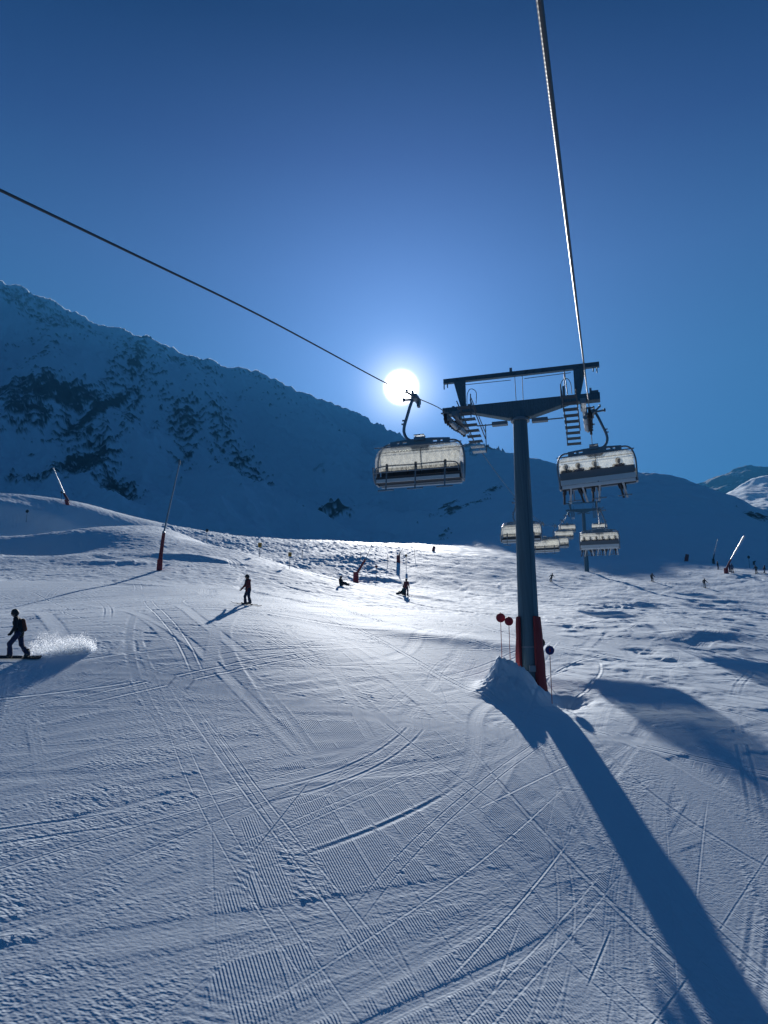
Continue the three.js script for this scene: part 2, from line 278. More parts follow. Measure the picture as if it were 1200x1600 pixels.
// loose grain, chatter marks and the groomer's comb
for (const [n, c] of charts.entries()) {
  const cell = 1 / c.sx;
  for (let j = 0; j < c.H; j++) for (let i = 0; i < c.W; i++) {
    const x = c.x0 + (i + 0.5) / c.sx, d = c.d0 + (j + 0.5) / c.sd, o = j * c.W + i, comb = c.comb[o], loose = c.loose[o] * (1 - 0.85 * comb);
    const q = x * 0.94 + d * 0.34, r = -x * 0.34 + d * 0.94;
    if (n < 2) {
      const patch = smooth(-0.3, 0.35, noise(x / 1.3, d / 1.9 + 20)), worn = 0.22 + 0.78 * smooth(-0.35, 0.45, noise(x / 2.6 + 50, d / 5.5) + 0.55 * noise(x / 0.8, d / 1.3 + 9));
      c.broad[o] += loose * worn * (n ? 1.7 : 1) * (0.006 * noise(q / 0.6, r / 0.42) + 0.0085 * patch * noise(x / 0.21, d / 0.14) + 0.0055 * noise(x / 0.11, d / 0.09) + 0.017 * Math.max(0, noise(x / 0.33 + 40, d / 0.36) - 0.42) * patch);
      const chat = smooth(0.18, 0.42, noise(x / 1.1 + 60, d / 2.6)) * loose;
      c.broad[o] += chat * (n ? 0.008 : 0.0048) * Math.sin((d + 0.12 * noise(x / 0.4, d / 0.5)) * 2 * Math.PI / (n ? 0.3 : 0.19)) ;
      c.fine[o] += (0.2 + loose * worn) * (0.0052 * noise(x / 0.12, d / 0.075) + (n ? 0.006 * noise(x / 0.3, d / 0.16) : 0.0038 * noise(x / 0.055, d / 0.04)));
      const lean = (x + 0.42 * (d - 15)) * 0.922;
      c.fine[o] += comb * (0.0056 * Math.sin(lean * 2 * Math.PI / 0.062) * (n ? 0.7 : 1) + 0.012 * Math.exp(-Math.pow((((lean % 1.3) + 1.3) % 1.3 - 0.65) / 0.03, 2)));
    } else {
      c.broad[o] += loose * (0.05 * noise(q / 1.3, r / 0.9) + 0.035 * noise(x / 0.6, d / 0.55) + 0.06 * Math.max(0, noise(x / 1.7 + 5, d / 2.4) - 0.25));
      c.fine[o] += 0.02 * noise(x / 0.3, d / 0.2) * loose;
    }
  }
}
function sample(c, map, x, d) {
  const u = clamp((x - c.x0) * c.sx - 0.5, 0, c.W - 1.001), v = clamp((d - c.d0) * c.sd - 0.5, 0, c.H - 1.001), i = Math.floor(u), j = Math.floor(v), a = u - i, b = v - j, o = j * c.W + i;
  return (map[o] * (1 - a) + map[o + 1] * a) * (1 - b) + (map[o + c.W] * (1 - a) + map[o + c.W + 1] * a) * b;
}
function broad(x, d) {
  let s = 0, w = 0;
  for (const c of charts) {   // neighbouring charts are blended over two metres
    const e = Math.min(smooth(c.d0 - 1, c.d0 + 1, d), 1 - smooth(c.d1 - 1, c.d1 + 1, d)) * Math.min(smooth(c.x0, c.x0 + 3, x), 1 - smooth(c.x1 - 3, c.x1, x));
    if (e > 0) { s += e * sample(c, c.broad, x, d); w += e; }
  }
  return w > 1 ? s / w : s;
}
const ground = (x, d) => bed(x, d) + broad(x, d);

// ---------------------------------------------------------------- the snow slope as one mesh, and the mountain behind it
const snowTexture = (c) => { const t = new THREE.DataTexture(c.fine, c.W, c.H, THREE.RedFormat, THREE.FloatType); t.magFilter = THREE.LinearFilter; t.needsUpdate = true; return t; };
const SNOW = { color: new THREE.Color().setRGB(0.78, 0.86, 0.935), roughness: 0.75, specularIntensity: 0.08 };
const snowMats = charts.map((c) => new THREE.MeshPhysicalMaterial({ ...SNOW, bumpMap: snowTexture(c), bumpScale: 1 }));
const plainSnow = new THREE.MeshPhysicalMaterial({ ...SNOW, roughness: 0.6 });
const COLS = 1000, K = 0.78, rowsOf = (a, b, n) => Array.from({ length: n + 1 }, (_, i) => (a + 9) * Math.pow((b + 9) / (a + 9), i / n) - 9);
function columnAt(i) { const t = (i / COLS) * 2 - 1; return Math.sign(t) * (Math.abs(t) < 0.86 ? Math.abs(t) * 0.52 / 0.86 : 0.52 + (Math.abs(t) - 0.86) / 0.14 * (K - 0.52)); }
const RIM = 232;
{
  const bands = [[Array.from({ length: 41 }, (_, i) => -30 + 40.5 * i / 40), 3], [rowsOf(10.5, 26, 290), 0], [rowsOf(26, 57, 290), 1], [rowsOf(57, 172, 240), 2], [rowsOf(172, RIM, 70), 3]];
  const total = bands.reduce((s, [r]) => s + r.length, 0) * (COLS + 1);
  const pos = new Float32Array(total * 3), uv = new Float32Array(total * 2), idx = [], geo = new THREE.BufferGeometry();
  let v = 0;
  for (const [rows, m] of bands) {
    const first = v, c = charts[m], start = idx.length;
    for (const d of rows) for (let i = 0; i <= COLS; i++, v++) {
      const x = columnAt(i) * (Math.max(d, -2) + 8) * (d < 10 ? 1 + (10 - d) * 0.12 : 1);
      pos[v * 3] = x; pos[v * 3 + 1] = ground(x, d); pos[v * 3 + 2] = -d;
      if (c) { uv[v * 2] = (x - c.x0) / (c.x1 - c.x0); uv[v * 2 + 1] = (d - c.d0) / (c.d1 - c.d0); }
    }
    for (let j = 0; j + 1 < rows.length; j++) for (let i = 0; i < COLS; i++) { const a = first + j * (COLS + 1) + i, b = a + COLS + 1; idx.push(a, a + 1, b, b, a + 1, b + 1); }
    geo.addGroup(start, idx.length - start, m);
  }
  geo.setAttribute('position', new THREE.BufferAttribute(pos, 3)); geo.setAttribute('uv', new THREE.BufferAttribute(uv, 2)); geo.setIndex(new THREE.BufferAttribute(Uint32Array.from(idx), 1));
  geo.computeVertexNormals();
  // rows shared by two bands must shade alike
  const nrm = geo.attributes.normal.array; let f = 0;
  for (let b = 0; b + 1 < bands.length; b++) {
    const last = f + (bands[b][0].length - 1) * (COLS + 1), next = f + bands[b][0].length * (COLS + 1);
    for (let i = 0; i <= COLS; i++) for (let k = 0; k < 3; k++) { const p = (last + i) * 3 + k, q = (next + i) * 3 + k, m = (nrm[p] + nrm[q]) / 2; nrm[p] = m; nrm[q] = m; }
    f = next;
  }
  const s = mesh('snow_slope', geo, [...snowMats, plainSnow]);
  tag(s, 'wide white ski run with groomed lines, carved tracks and soft humps', 'ski slope', null, 'structure');
}
// rock showing through the snow of the mountain: photo column and row, half length and half width in metres, lean (0 along the slope's contour, 90 straight up it), share of rock
const ROCKS = [
  [95, 620, 48, 13, 0, 0.95], [20, 605, 34, 14, 20, 0.7], [40, 640, 40, 12, -20, 0.75], [160, 642, 9, 30, 0, 1], [110, 660, 40, 14, -25, 0.55], [145, 690, 40, 12, -40, 0.55], [135, 718, 22, 14, -30, 0.9], [185, 765, 24, 6, -25, 0.75],
  [165, 745, 20, 5, -45, 0.5], [215, 565, 42, 10, -55, 0.7], [240, 585, 30, 9, -50, 0.5], [180, 590, 80, 9, -55, 0.5], [215, 610, 90, 9, -52, 0.5], [255, 625, 60, 9, -50, 0.4], [290, 655, 34, 16, -40, 0.65], [290, 690, 40, 10, -50, 0.5], [345, 670, 60, 12, -50, 0.5],
  [380, 720, 40, 10, -45, 0.6], [330, 630, 60, 14, -50, 0.3], [80, 485, 90, 6, -12, 0.55], [30, 475, 70, 7, -14, 0.6], [85, 505, 20, 12, 0, 0.5], [60, 530, 60, 6, 15, 0.35], [50, 565, 50, 6, 20, 0.35], [85, 550, 8, 24, 0, 0.4], [270, 565, 40, 8, -15, 0.5], [320, 575, 40, 10, -15, 0.45], [400, 592, 60, 5, -15, 0.4], [420, 630, 50, 14, -30, 0.25],
  [545, 808, 17, 5, 5, 1], [560, 800, 6, 6, 0, 1], [480, 660, 50, 4, -30, 0.3], [740, 705, 24, 6, -10, 0.45], [780, 705, 20, 8, -30, 0.5], [715, 805, 8, 3, 10, 0.7], [700, 790, 5, 2, 0, 0.7], [745, 790, 4, 2, 0, 0.6], [770, 765, 5, 2, 30, 0.6], [660, 825, 5, 2, 0, 0.5], [600, 812, 4, 2, 0, 0.5],
  [20, 732, 8, 3, -20, 0.8], [50, 738, 7, 3, -20, 0.8], [75, 744, 6, 3, -20, 0.8], [1000, 745, 20, 3, 0, 0.5], [1180, 812, 4, 1.5, 0, 0.7], [850, 722, 10, 2, 0, 0.4], [470, 815, 6, 2, 0, 0.5], [650, 745, 30, 3, -20, 0.2], [520, 770, 5, 2, 0, 0.5], [690, 835, 4, 2, 20, 0.5],
];
{
  const rocks = ROCKS.map(([px, py, a, b, lean, share]) => {
    const p = hit(px, py, 150, 1400), d = -p.z;
    const dist = 0;
    return { x: p.x, y: p.y, d, a, b, c: Math.cos(lean * R), s: Math.sin(lean * R), share, dist };
  });
  const ROWS = 330, NC = 760, n = (ROWS + 1) * (NC + 1), pos = new Float32Array(n * 3), col = new Float32Array(n * 3), idx = [];
  let v = 0;
  for (let j = 0; j <= ROWS; j++) for (let i = 0; i <= NC; i++, v++) {
    const t = i / NC * 2 - 1, u = Math.sign(t) * Math.pow(Math.abs(t), 1.15) * K * 1.02, q = u * 1.035;
    const px = columnOf(u, 1), C = interp(CREST, px);
    const d = j === 0 ? RIM - 1 : j < 290 ? RIM + (C - RIM) * Math.pow(j / 290, 1.0) : C + (j - 290) * 6 * (1 + (j - 290) * 0.12);
    const near = u * (RIM + 8) / RIM, x = lerp(near, u, clamp((d - RIM) / 60)) * d * (RIM > 0 ? 1 : 1);
    let y = land(x, d), s = clamp((d - RIM) / (C - RIM));
    const left = 1 - smooth(560, 760, px);
    // gullies and ribs that run down the face
    const rib = lerp(0.25, 1, left), fall = x * 0.9 + d * 0.42;
    y += rib * smooth(0, 0.2, s) * (1 - 0.75 * smooth(0.9, 1, s)) * (20 * noise(fall / 70, (d - x * 0.3) / 260) + 11 * (0.5 - Math.abs(noise(fall / 30 + 3, d / 130))) + 2.6 * noise(fall / 9, d / 30) + 0.9 * noise(fall / 3.5, d / 8));
    y += smooth(0.93, 1, s) * left * (5 * noise(x / 26, d / 50) + 2.4 * noise(x / 8, d / 20) + 0.4 * noise(x / 3, 2));
    y += (0.5 + rib) * (0.9 * noise(x / 8, d / 11) + 0.4 * noise(x / 2.8, d / 4)) * smooth(0, 0.1, s);
    let rock = 0;
    for (const r of rocks) {
      const du = x - r.x, dv = 0.3 * Math.hypot(d - r.d, y - r.y) * Math.sign(d - r.d); if (Math.abs(du) > 2.4 * (r.a + r.b) || Math.abs(dv) > 2.4 * (r.a + r.b)) continue;
      const U = (du * r.c + dv * r.s) / r.a, W = (-du * r.s + dv * r.c) / r.b, e = U * U + W * W; if (e > 5) continue;
      const sc = Math.max(2, Math.min(r.b, 8));
      const w = 0.36 * d + 0.2 * y, g = 0.62 * noise(x / sc, w / sc * 1.3) + 0.42 * noise(x / sc * 2.7 + 5, w / sc * 3.2) + 0.3 * noise(x / sc * 6, w / sc * 7);
      rock = Math.max(rock, smooth(0.36, 0.5, Math.exp(-e * 0.6) * 0.8 * r.share + 0.5 * g));
    }
    const bare = smooth(0.5, 0.8, noise(fall / 34 + 9, d / 90) * 0.6 + 0.5 * noise(x / 6, d / 14) + 0.25 * noise(x / 2.5, d / 6)) * left * 0.45 * smooth(0.25, 0.5, s);
    rock = Math.max(rock, bare);
    y += rock * (1.2 + 1.6 * noise(x / 4, y / 4)) * (d > 400 ? 1.6 : 0.5);
    if (j === 0) y -= 1.2; if (j === 1) y += 0;
    pos[v * 3] = x; pos[v * 3 + 1] = y; pos[v * 3 + 2] = -d;
    const tone = 0.055 + 0.03 * noise(x / 5, y / 5);
    col[v * 3] = lerp(0.78, tone * 0.95, rock); col[v * 3 + 1] = lerp(0.86, tone, rock); col[v * 3 + 2] = lerp(0.935, tone * 0.92, rock);
  }
  for (let j = 0; j < ROWS; j++) for (let i = 0; i < NC; i++) { const a = j * (NC + 1) + i, b = a + NC + 1; idx.push(a, a + 1, b, b, a + 1, b + 1); }
  const geo = new THREE.BufferGeometry(); geo.setAttribute('position', new THREE.BufferAttribute(pos, 3)); geo.setAttribute('color', new THREE.BufferAttribute(col, 3)); geo.setIndex(new THREE.BufferAttribute(Uint32Array.from(idx), 1)); geo.computeVertexNormals();
  tag(mesh('mountain', geo, new THREE.MeshStandardMaterial({ vertexColors: true, roughness: 0.9 })), 'snow covered mountain in shade with dark rock showing on its left face', 'mountain', null, 'structure');
}
// ---------------------------------------------------------------- hills beyond, at the right edge
function farHill(name, label, skyline, crest, foot, material, paint, bump) {
  const NC = 260, ROWS = 110, n = (NC + 1) * (ROWS + 1), pos = new Float32Array(n * 3), col = new Float32Array(n * 3), idx = [];
  const lo = skyline[0][0], hi = skyline[skyline.length - 1][0];
  let v = 0;
  for (let j = 0; j <= ROWS; j++) for (let i = 0; i <= NC; i++, v++) {
    const px = lerp(lo, hi, i / NC), u = ray(px, 750)[0], s = j / 88, d = lerp(foot, crest, s), x = u * d, top = ray(px, interp(skyline, px))[1] * crest, low = ray(px, 850)[1] * foot;
    let y = EYE + (s <= 1 ? lerp(low, top, s) : top - (s - 1) * (crest - foot) * 0.3);
    y += bump(x, d) * smooth(0, 0.3, s);
    pos.set([x, y, -d], v * 3); col.set(paint(x, d, y), v * 3);
  }
  for (let j = 0; j < ROWS; j++) for (let i = 0; i < NC; i++) { const a = j * (NC + 1) + i, b = a + NC + 1; idx.push(a, a + 1, b, b, a + 1, b + 1); }
  const g = new THREE.BufferGeometry(); g.setAttribute('position', new THREE.BufferAttribute(pos, 3)); g.setAttribute('color', new THREE.BufferAttribute(col, 3)); g.setIndex(idx); g.computeVertexNormals();
  tag(mesh(name, g, material), label, 'hill', null, 'structure');
}
const earth = new THREE.MeshStandardMaterial({ vertexColors: true, roughness: 0.95 });
farHill('rocky_hill', 'distant dark rocky hill speckled with snow at the right edge', [[1020, 800], [1060, 775], [1095, 757], [1115, 747], [1130, 740], [1150, 736], [1175, 729], [1200, 728], [1260, 722], [1350, 735], [1500, 760], [1700, 800]], 1750, 1250, earth,
  (x, d, y) => { const k = smooth(0.16, 0.36, fbm(x / 45, d / 60, 4) + 0.3 * noise(x / 9, d / 9)); return [lerp(0.03, 0.7, k * 0.5), lerp(0.033, 0.76, k * 0.5), lerp(0.03, 0.8, k * 0.5)]; }, (x, d) => 26 * fbm(x / 90, d / 120, 4));
farHill('sunlit_hill', 'sunlit smooth snow hill below the dark rocky hill', [[1070, 815], [1100, 792], [1125, 772], [1140, 763], [1160, 756], [1200, 748], [1300, 742], [1450, 765], [1700, 810]], 900, 520, earth,
  () => [0.78, 0.86, 0.93], (x, d) => 7 * noise(x / 60, d / 120) + 1.2 * noise(x / 12, d / 18) + 0.5 * noise(x / 5, d / 5));

// ---------------------------------------------------------------- line of the chairlift
const THETA = Math.atan(0.298), GAUGE = 6.5, ALONG = 0.298;
const lineX = (side, d) => (side > 0 ? -0.145 : -0.145 - GAUGE / Math.cos(THETA)) + ALONG * d;
const T1 = { d: 33, x: lineX(1, 33) - 0.5 * GAUGE * Math.cos(THETA), c: 33 + 0.5 * GAUGE * Math.sin(THETA) };
const T2 = { d: 161.1, x: lineX(1, 161.1) - 0.5 * GAUGE * Math.cos(THETA), c: 161.1 + 0.5 * GAUGE * Math.sin(THETA) };
const leftPoint = (px, py) => { const [a, b] = ray(px, py), d = lineX(-1, 0) / (a - ALONG); return [d, b * d]; };
function spanOf(a, b, sag, n) { return Array.from({ length: n }, (_, i) => { const t = (i + 1) / n; return [lerp(a[0], b[0], t), lerp(a[1], b[1], t) - 4 * sag * t * (1 - t)]; }); }
const ROPE = {};   // height above the eye by metres ahead
{
  const r1 = [36.6, 12.42], r2 = [158.6, 35.2];
  ROPE[1] = [[-6, 0.86], [0, 2.6], [15, 6.93], [30.6, 11.45], [32, 11.8], [33.4, 12.08], [35, 12.3], r1, ...spanOf(r1, r2, 4.5, 40), [161, 35.5], [163.5, 35.7], ...spanOf([163.5, 35.7], [260, 55], 3, 12)];
  const l = [[0, 297], [200, 393], [400, 490], [600, 597], [650, 621], [690, 640]].map(([a, b]) => leftPoint(a, b)), l1 = [38.6, 13.0], l2 = [160.4, 35.2], s0 = (l[1][1] - l[0][1]) / (l[1][0] - l[0][0]);
  ROPE[-1] = [[-6, l[0][1] - s0 * (l[0][0] + 6)], ...l, [34.9, 12.32], [36.6, 12.72], l1, ...spanOf(l1, l2, 4.2, 40), [162.9, 35.5], [165.3, 35.7], ...spanOf([165.3, 35.7], [260, 55], 3, 12)];
}
const ropeAt = (side, d) => V(lineX(side, d), EYE + interp(ROPE[side], d), -d);

const steel = new THREE.MeshStandardMaterial({ color: new THREE.Color().setRGB(0.22, 0.26, 0.29), roughness: 0.5, metalness: 0.35 });
const galvanised = new THREE.MeshStandardMaterial({ color: new THREE.Color().setRGB(0.3, 0.33, 0.36), roughness: 0.42, metalness: 0.7 });
const towerPaint = (() => {   // weathered blue-grey coat
  const w = 256, h = 512, a = new Uint8Array(w * h * 4), r = new Uint8Array(w * h * 4);
  for (let j = 0; j < h; j++) for (let i = 0; i < w; i++) {
    const q = 2 * Math.PI * i / w, n = fbm(Math.cos(q) * 3 + 4, Math.sin(q) * 3 + j / 60, 4), streak = smooth(0.25, 0.7, noise(Math.cos(q) * 9, Math.sin(q) * 9 + j / 300) + 0.3 * n), o = (j * w + i) * 4, k = 1 + 0.22 * n - 0.25 * streak;
    a.set([88 * k, 114 * k, 126 * k, 255], o); r.set([0, 150 + 60 * n + 30 * streak, 0, 255], o);
  }
  const t = (d, srgb) => { const x = new THREE.DataTexture(d, w, h); x.wrapS = x.wrapT = THREE.RepeatWrapping; x.magFilter = THREE.LinearFilter; if (srgb) x.colorSpace = THREE.SRGBColorSpace; x.needsUpdate = true; return x; };
  return new THREE.MeshStandardMaterial({ map: t(a, true), roughnessMap: t(r), roughness: 1, metalness: 0.1 });
})();
const red = new THREE.MeshStandardMaterial({ color: new THREE.Color().setRGB(0.24, 0.022, 0.026), roughness: 0.75 });
const darkRed = new THREE.MeshStandardMaterial({ color: new THREE.Color().setRGB(0.17, 0.02, 0.025), roughness: 0.75 });
const black = new THREE.MeshStandardMaterial({ color: new THREE.Color().setRGB(0.02, 0.021, 0.024), roughness: 0.6 });
const dullSteel = new THREE.MeshStandardMaterial({ color: new THREE.Color().setRGB(0.1, 0.125, 0.145), roughness: 0.7, metalness: 0.1 });
const rubber = new THREE.MeshStandardMaterial({ color: new THREE.Color().setRGB(0.03, 0.03, 0.033), roughness: 0.8 });
const paleGrey = new THREE.MeshStandardMaterial({ color: new THREE.Color().setRGB(0.55, 0.57, 0.58), roughness: 0.5 });
const white = new THREE.MeshStandardMaterial({ color: new THREE.Color().setRGB(0.75, 0.77, 0.77), roughness: 0.4 });

const box = (w, h, l, x = 0, y = 0, z = 0, rx = 0, ry = 0, rz = 0) => { const g = new THREE.BoxGeometry(w, h, l); if (rx) g.rotateX(rx); if (ry) g.rotateY(ry); if (rz) g.rotateZ(rz); return g.translate(x, y, z); };
const bar = (a, b, r, r2 = r, n = 8) => { const l = a.distanceTo(b), g = new THREE.CylinderGeometry(r2, r, l, n); g.translate(0, l / 2, 0); g.applyQuaternion(new THREE.Quaternion().setFromUnitVectors(V(0, 1, 0), b.clone().sub(a).normalize())); return g.translate(a.x, a.y, a.z); };
const pipe = (pts, r, n = 24, k = 7) => new THREE.TubeGeometry(new THREE.CatmullRomCurve3(pts, false, 'centripetal'), n, r, k);
function plate(outline, thick, holes = []) {   // outline in x, y; thickness along z, bevelled
  const s = new THREE.Shape(outline.map(([x, y]) => new THREE.Vector2(x, y)));
  for (const h of holes) s.holes.push(new THREE.Path(h.map(([x, y]) => new THREE.Vector2(x, y))));
  const g = new THREE.ExtrudeGeometry(s, { depth: thick, bevelEnabled: true, bevelSize: 0.012, bevelThickness: 0.012, bevelSegments: 1 });
  return g.translate(0, 0, -thick / 2);
}

// the two haul ropes: six strands laid round each other near by, a plain round rope where the lay is too fine to see
function haulRope(side, label) {
  const parts = [], r = 0.0195, near = [], far = [];
  const o = thing('haul_rope', ropeAt(side, 0));
  const p = ROPE[side].filter(([d]) => d <= 42).map(([d]) => ropeAt(side, d).sub(o.position)), q = ROPE[side].filter(([d]) => d >= 38).map(([d]) => ropeAt(side, d).sub(o.position));
  const line = new THREE.CatmullRomCurve3(p, false, 'centripetal'), L = line.getLength();
  const turns = L / 0.32, N = Math.round(turns * 12);
  const fr = line.computeFrenetFrames(N, false), pos = [], idx = [], RS = 24;
  const up = V(0, 1, 0);
  for (let i = 0; i <= N; i++) {
    const c = line.getPointAt(i / N), t = fr.tangents[i], sx = new THREE.Vector3().crossVectors(t, up).normalize(), sy = new THREE.Vector3().crossVectors(sx, t);
    const a0 = (i / N) * turns * 2 * Math.PI;
    for (let k = 0; k < RS; k++) { const a = (k / RS) * 2 * Math.PI, rad = r * (0.86 + 0.17 * Math.abs(Math.cos(3 * (a - a0)))); pos.push(c.x + rad * (Math.cos(a) * sx.x + Math.sin(a) * sy.x), c.y + rad * (Math.cos(a) * sx.y + Math.sin(a) * sy.y), c.z + rad * (Math.cos(a) * sx.z + Math.sin(a) * sy.z)); }
  }
  for (let i = 0; i < N; i++) for (let k = 0; k < RS; k++) { const a = i * RS + k, b = i * RS + (k + 1) % RS, c = a + RS, d = b + RS; idx.push(a, c, b, b, c, d); }
  const g = new THREE.BufferGeometry(); g.setAttribute('position', new THREE.Float32BufferAttribute(pos, 3)); g.setIndex(idx); g.computeVertexNormals();
  const gg = new THREE.TubeGeometry(new THREE.CatmullRomCurve3(q, false, 'centripetal'), 200, r, 8);
  const ropeSteel = new THREE.MeshStandardMaterial({ color: new THREE.Color().setRGB(0.075, 0.08, 0.088), roughness: 0.5, metalness: 0.2 });
  mesh('laid_rope', g, ropeSteel, o); mesh('far_rope', gg, ropeSteel, o);
  return tag(o, label, 'steel rope', 'haul ropes of the chairlift');
}
haulRope(1, 'steel haul rope running from overhead to the right end of the tower');
haulRope(-1, 'steel haul rope slanting across the sky to the left end of the tower');

// ---------------------------------------------------------------- lift towers
function makeTower(base, topY, near) {   // local: x to the right across the line, -z uphill
  const o = thing('lift_tower', base, -THETA), H = topY - base.y;   // H: from the foot to the axis of the crossarm
  const lift = (g, y) => g.translate(0, y, 0);
  const pole = new THREE.CylinderGeometry(0.33, 0.53, H + 1.2, 40, 12); pole.translate(0, (H + 1.2) / 2 - 1.4, 0);
  mesh('pole', pole, towerPaint, o);
  const pole2 = [lift(new THREE.CylinderGeometry(0.46, 0.46, 0.06, 24), H - 0.66), lift(new THREE.CylinderGeometry(0.40, 0.40, 0.05, 24), H - 0.58)];
  for (let k = 0; k < 12; k++) { const a = k / 12 * 2 * Math.PI; pole2.push(box(0.05, 0.09, 0.05, 0.41 * Math.cos(a), H - 0.62, 0.41 * Math.sin(a))); }
  mesh('flange', pole2, galvanised, o);
  // crossarm: a box girder, deepest at the middle
  const h = 3.25, arm = plate([[-h - 0.5, 0.05], [-h - 0.5, 0.3], [h + 0.5, 0.3], [h + 0.5, -0.02], [h - 0.9, -0.02], [0.55, -0.52], [-0.55, -0.52], [-h + 0.9, -0.02], [-h - 0.5, -0.02]], 0.46);
  mesh('crossarm', lift(arm, H), towerPaint, o);
  // lifting frame above
  const top = H + 1.68, fr = [box(2 * h + 1.05, 0.17, 0.16, 0.05, top + 0.1, 0), box(2 * h + 1.05, 0.025, 0.22, 0.05, top + 0.198, 0), box(2 * h + 1.05, 0.025, 0.22, 0.05, top + 0.002, 0)];
  mesh('lifting_beam', fr, towerPaint, o);
  for (const s of [-1, 1]) {
    const leg = plate([[s * (h - 0.05), 0], [s * (h + 0.02 - 0.55 + 0.34), 0], [s * (h - 0.62), -1.8], [s * (h - 0.35), -1.8]].map(([a, b]) => [a, b]), 0.16);
    mesh('lifting_frame_leg', [plate([[s * (h - 0.62), 0], [s * (h - 0.06), 0], [s * (h - 0.4), -1.4], [s * (h - 0.62), -1.4]], 0.15)].map((g) => lift(g, top)), towerPaint, o);
    mesh('beam_hook', [box(0.05, 0.3, 0.05, s * (h + 0.45), top - 0.15, 0), box(0.05, 0.22, 0.05, s * (h + 0.28), top - 0.12, 0)], steel, o);
  }
  const rails = [];
  rails.push(bar(V(-0.18, top, -0.1), V(-0.16, H + 0.35, -0.1), 0.016), bar(V(0.18, top, -0.1), V(0.18, H + 0.35, -0.1), 0.016), bar(V(-0.18, H + 0.36, -0.1), V(0.2, H + 0.36, -0.1), 0.016));
  mesh('hanging_ladder', rails, steel, o);
  mesh('safety_line', [bar(V(-h + 0.5, top - 0.22, 0.12), V(-0.35, top - 0.24, 0.12), 0.018), bar(V(0.3, top - 0.24, 0.12), V(h - 0.75, top - 0.2, 0.12), 0.018), box(0.12, 0.3, 0.12, -0.35, top + 0.28, 0)], steel, o);
  // sheave trains, their beams and work platforms, one at each end
  for (const s of [-1, 1]) {
    const train = new THREE.Group(); train.name = 'sheave_train'; o.add(train);
    const d0 = s > 0 ? 33 : T1.c + 0.5 * GAUGE * Math.sin(THETA);
    const yAt = (z) => { const dd = (near ? d0 : (s > 0 ? T2.d : T2.c + 0.93)) - z * Math.cos(THETA); return EYE + interp(ROPE[s], dd) - base.y; };
    for (let k = 0; k < 10; k++) {
      const z = 1.9 - k * 0.52, y = yAt(z) - 0.26;
      const w = [new THREE.CylinderGeometry(0.24, 0.24, 0.05, 20).rotateZ(Math.PI / 2).translate(-0.035, 0, 0), new THREE.CylinderGeometry(0.24, 0.24, 0.05, 20).rotateZ(Math.PI / 2).translate(0.035, 0, 0), new THREE.CylinderGeometry(0.2, 0.2, 0.09, 18).rotateZ(Math.PI / 2), new THREE.CylinderGeometry(0.05, 0.05, 0.22, 10).rotateZ(Math.PI / 2)];
      mesh('sheave', w, rubber, train).position.set(s * h, y, z);
    }
    const beams = [];
    for (let k = 0; k < 5; k++) { const z = 1.64 - k * 1.04, a = V(s * (h - 0.14), yAt(z + 0.26) - 0.28, z + 0.36), b = V(s * (h - 0.14), yAt(z - 0.26) - 0.28, z - 0.36); beams.push(bar(a, b, 0.075)); }
    for (let k = 0; k < 2; k++) { const z = 1.1 - k * 2.1, a = V(s * (h - 0.2), yAt(z + 0.5) - 0.45, z + 0.7), b = V(s * (h - 0.2), yAt(z - 0.5) - 0.45, z - 0.7); beams.push(bar(a, b, 0.1)); }
    beams.push(box(0.2, 0.22, 3.4, s * (h - 0.24), H - 0.2, -0.45, 0.12), box(0.24, 0.5, 0.5, s * (h - 0.28), H - 0.15, 0));
    mesh('rocker_beam', beams, galvanised, train);
    for (let k = 0; k < 3; k++) mesh('rope_catcher', [box(0.3, 0.05, 0.1, s * (h + 0.05), yAt(1.9 - k * 2.3) - 0.04, 2.05 - k * 2.3), box(0.06, 0.4, 0.08, s * (h - 0.12), yAt(1.9 - k * 2.3) - 0.2, 2.05 - k * 2.3)], steel, train);
    // stepped work platform hung inside the train
    const plat = new THREE.Group(); plat.name = 'work_platform'; o.add(plat);
    const px = s * (h - 0.85);
    const side = [bar(V(px - 0.32, H - 0.05, 1.9), V(px - 0.32, H - 0.55, -2.6), 0.03), bar(V(px + 0.32, H - 0.05, 1.9), V(px + 0.32, H - 0.55, -2.6), 0.03), bar(V(px - s * 0.34, H + 0.25, 1.9), V(px - s * 0.34, H - 0.9, 1.9), 0.025), bar(V(px - s * 0.34, H + 0.25, -2.6), V(px - s * 0.34, H - 1.3, -2.6), 0.025), bar(V(px - s * 0.34, H + 0.1, 1.9), V(px - s * 0.34, H - 0.25, -2.6), 0.025)];
    mesh('platform_frame', side, dullSteel, plat);
    for (let k = 0; k < 9; k++) {
      const z = 1.7 - k * 0.52, y = H - 0.32 - k * 0.12;
      mesh('grating_step', [box(0.66, 0.035, 0.05, px, y, z - 0.15), box(0.66, 0.035, 0.05, px, y, z), box(0.66, 0.035, 0.05, px, y, z + 0.15), box(0.035, 0.05, 0.4, px - 0.32, y, z), box(0.035, 0.05, 0.4, px + 0.32, y, z)], k > 6 && s < 0 ? paleGrey : dullSteel, plat);
    }
    mesh('hand_rail', [pipe([V(px - s * 0.35, H + 0.3, 0.4), V(px - s * 0.35, H + 0.95, 0.4), V(px - s * 0.1, H + 1.1, 0.4), V(px + s * 0.05, H + 0.9, 0.4), V(px + s * 0.1, H + 0.3, 0.4)], 0.018, 20)], dullSteel, plat);
    mesh('step_arm', [box(0.8, 0.05, 0.05, px - s * 0.75, H - 0.78, 0.2), plate([[-0.36, -0.07], [0.36, -0.07], [0.36, 0.08], [-0.36, 0.08]], 0.28).translate(px - s * 1.45, H - 0.78, 0.2)], steel, plat);
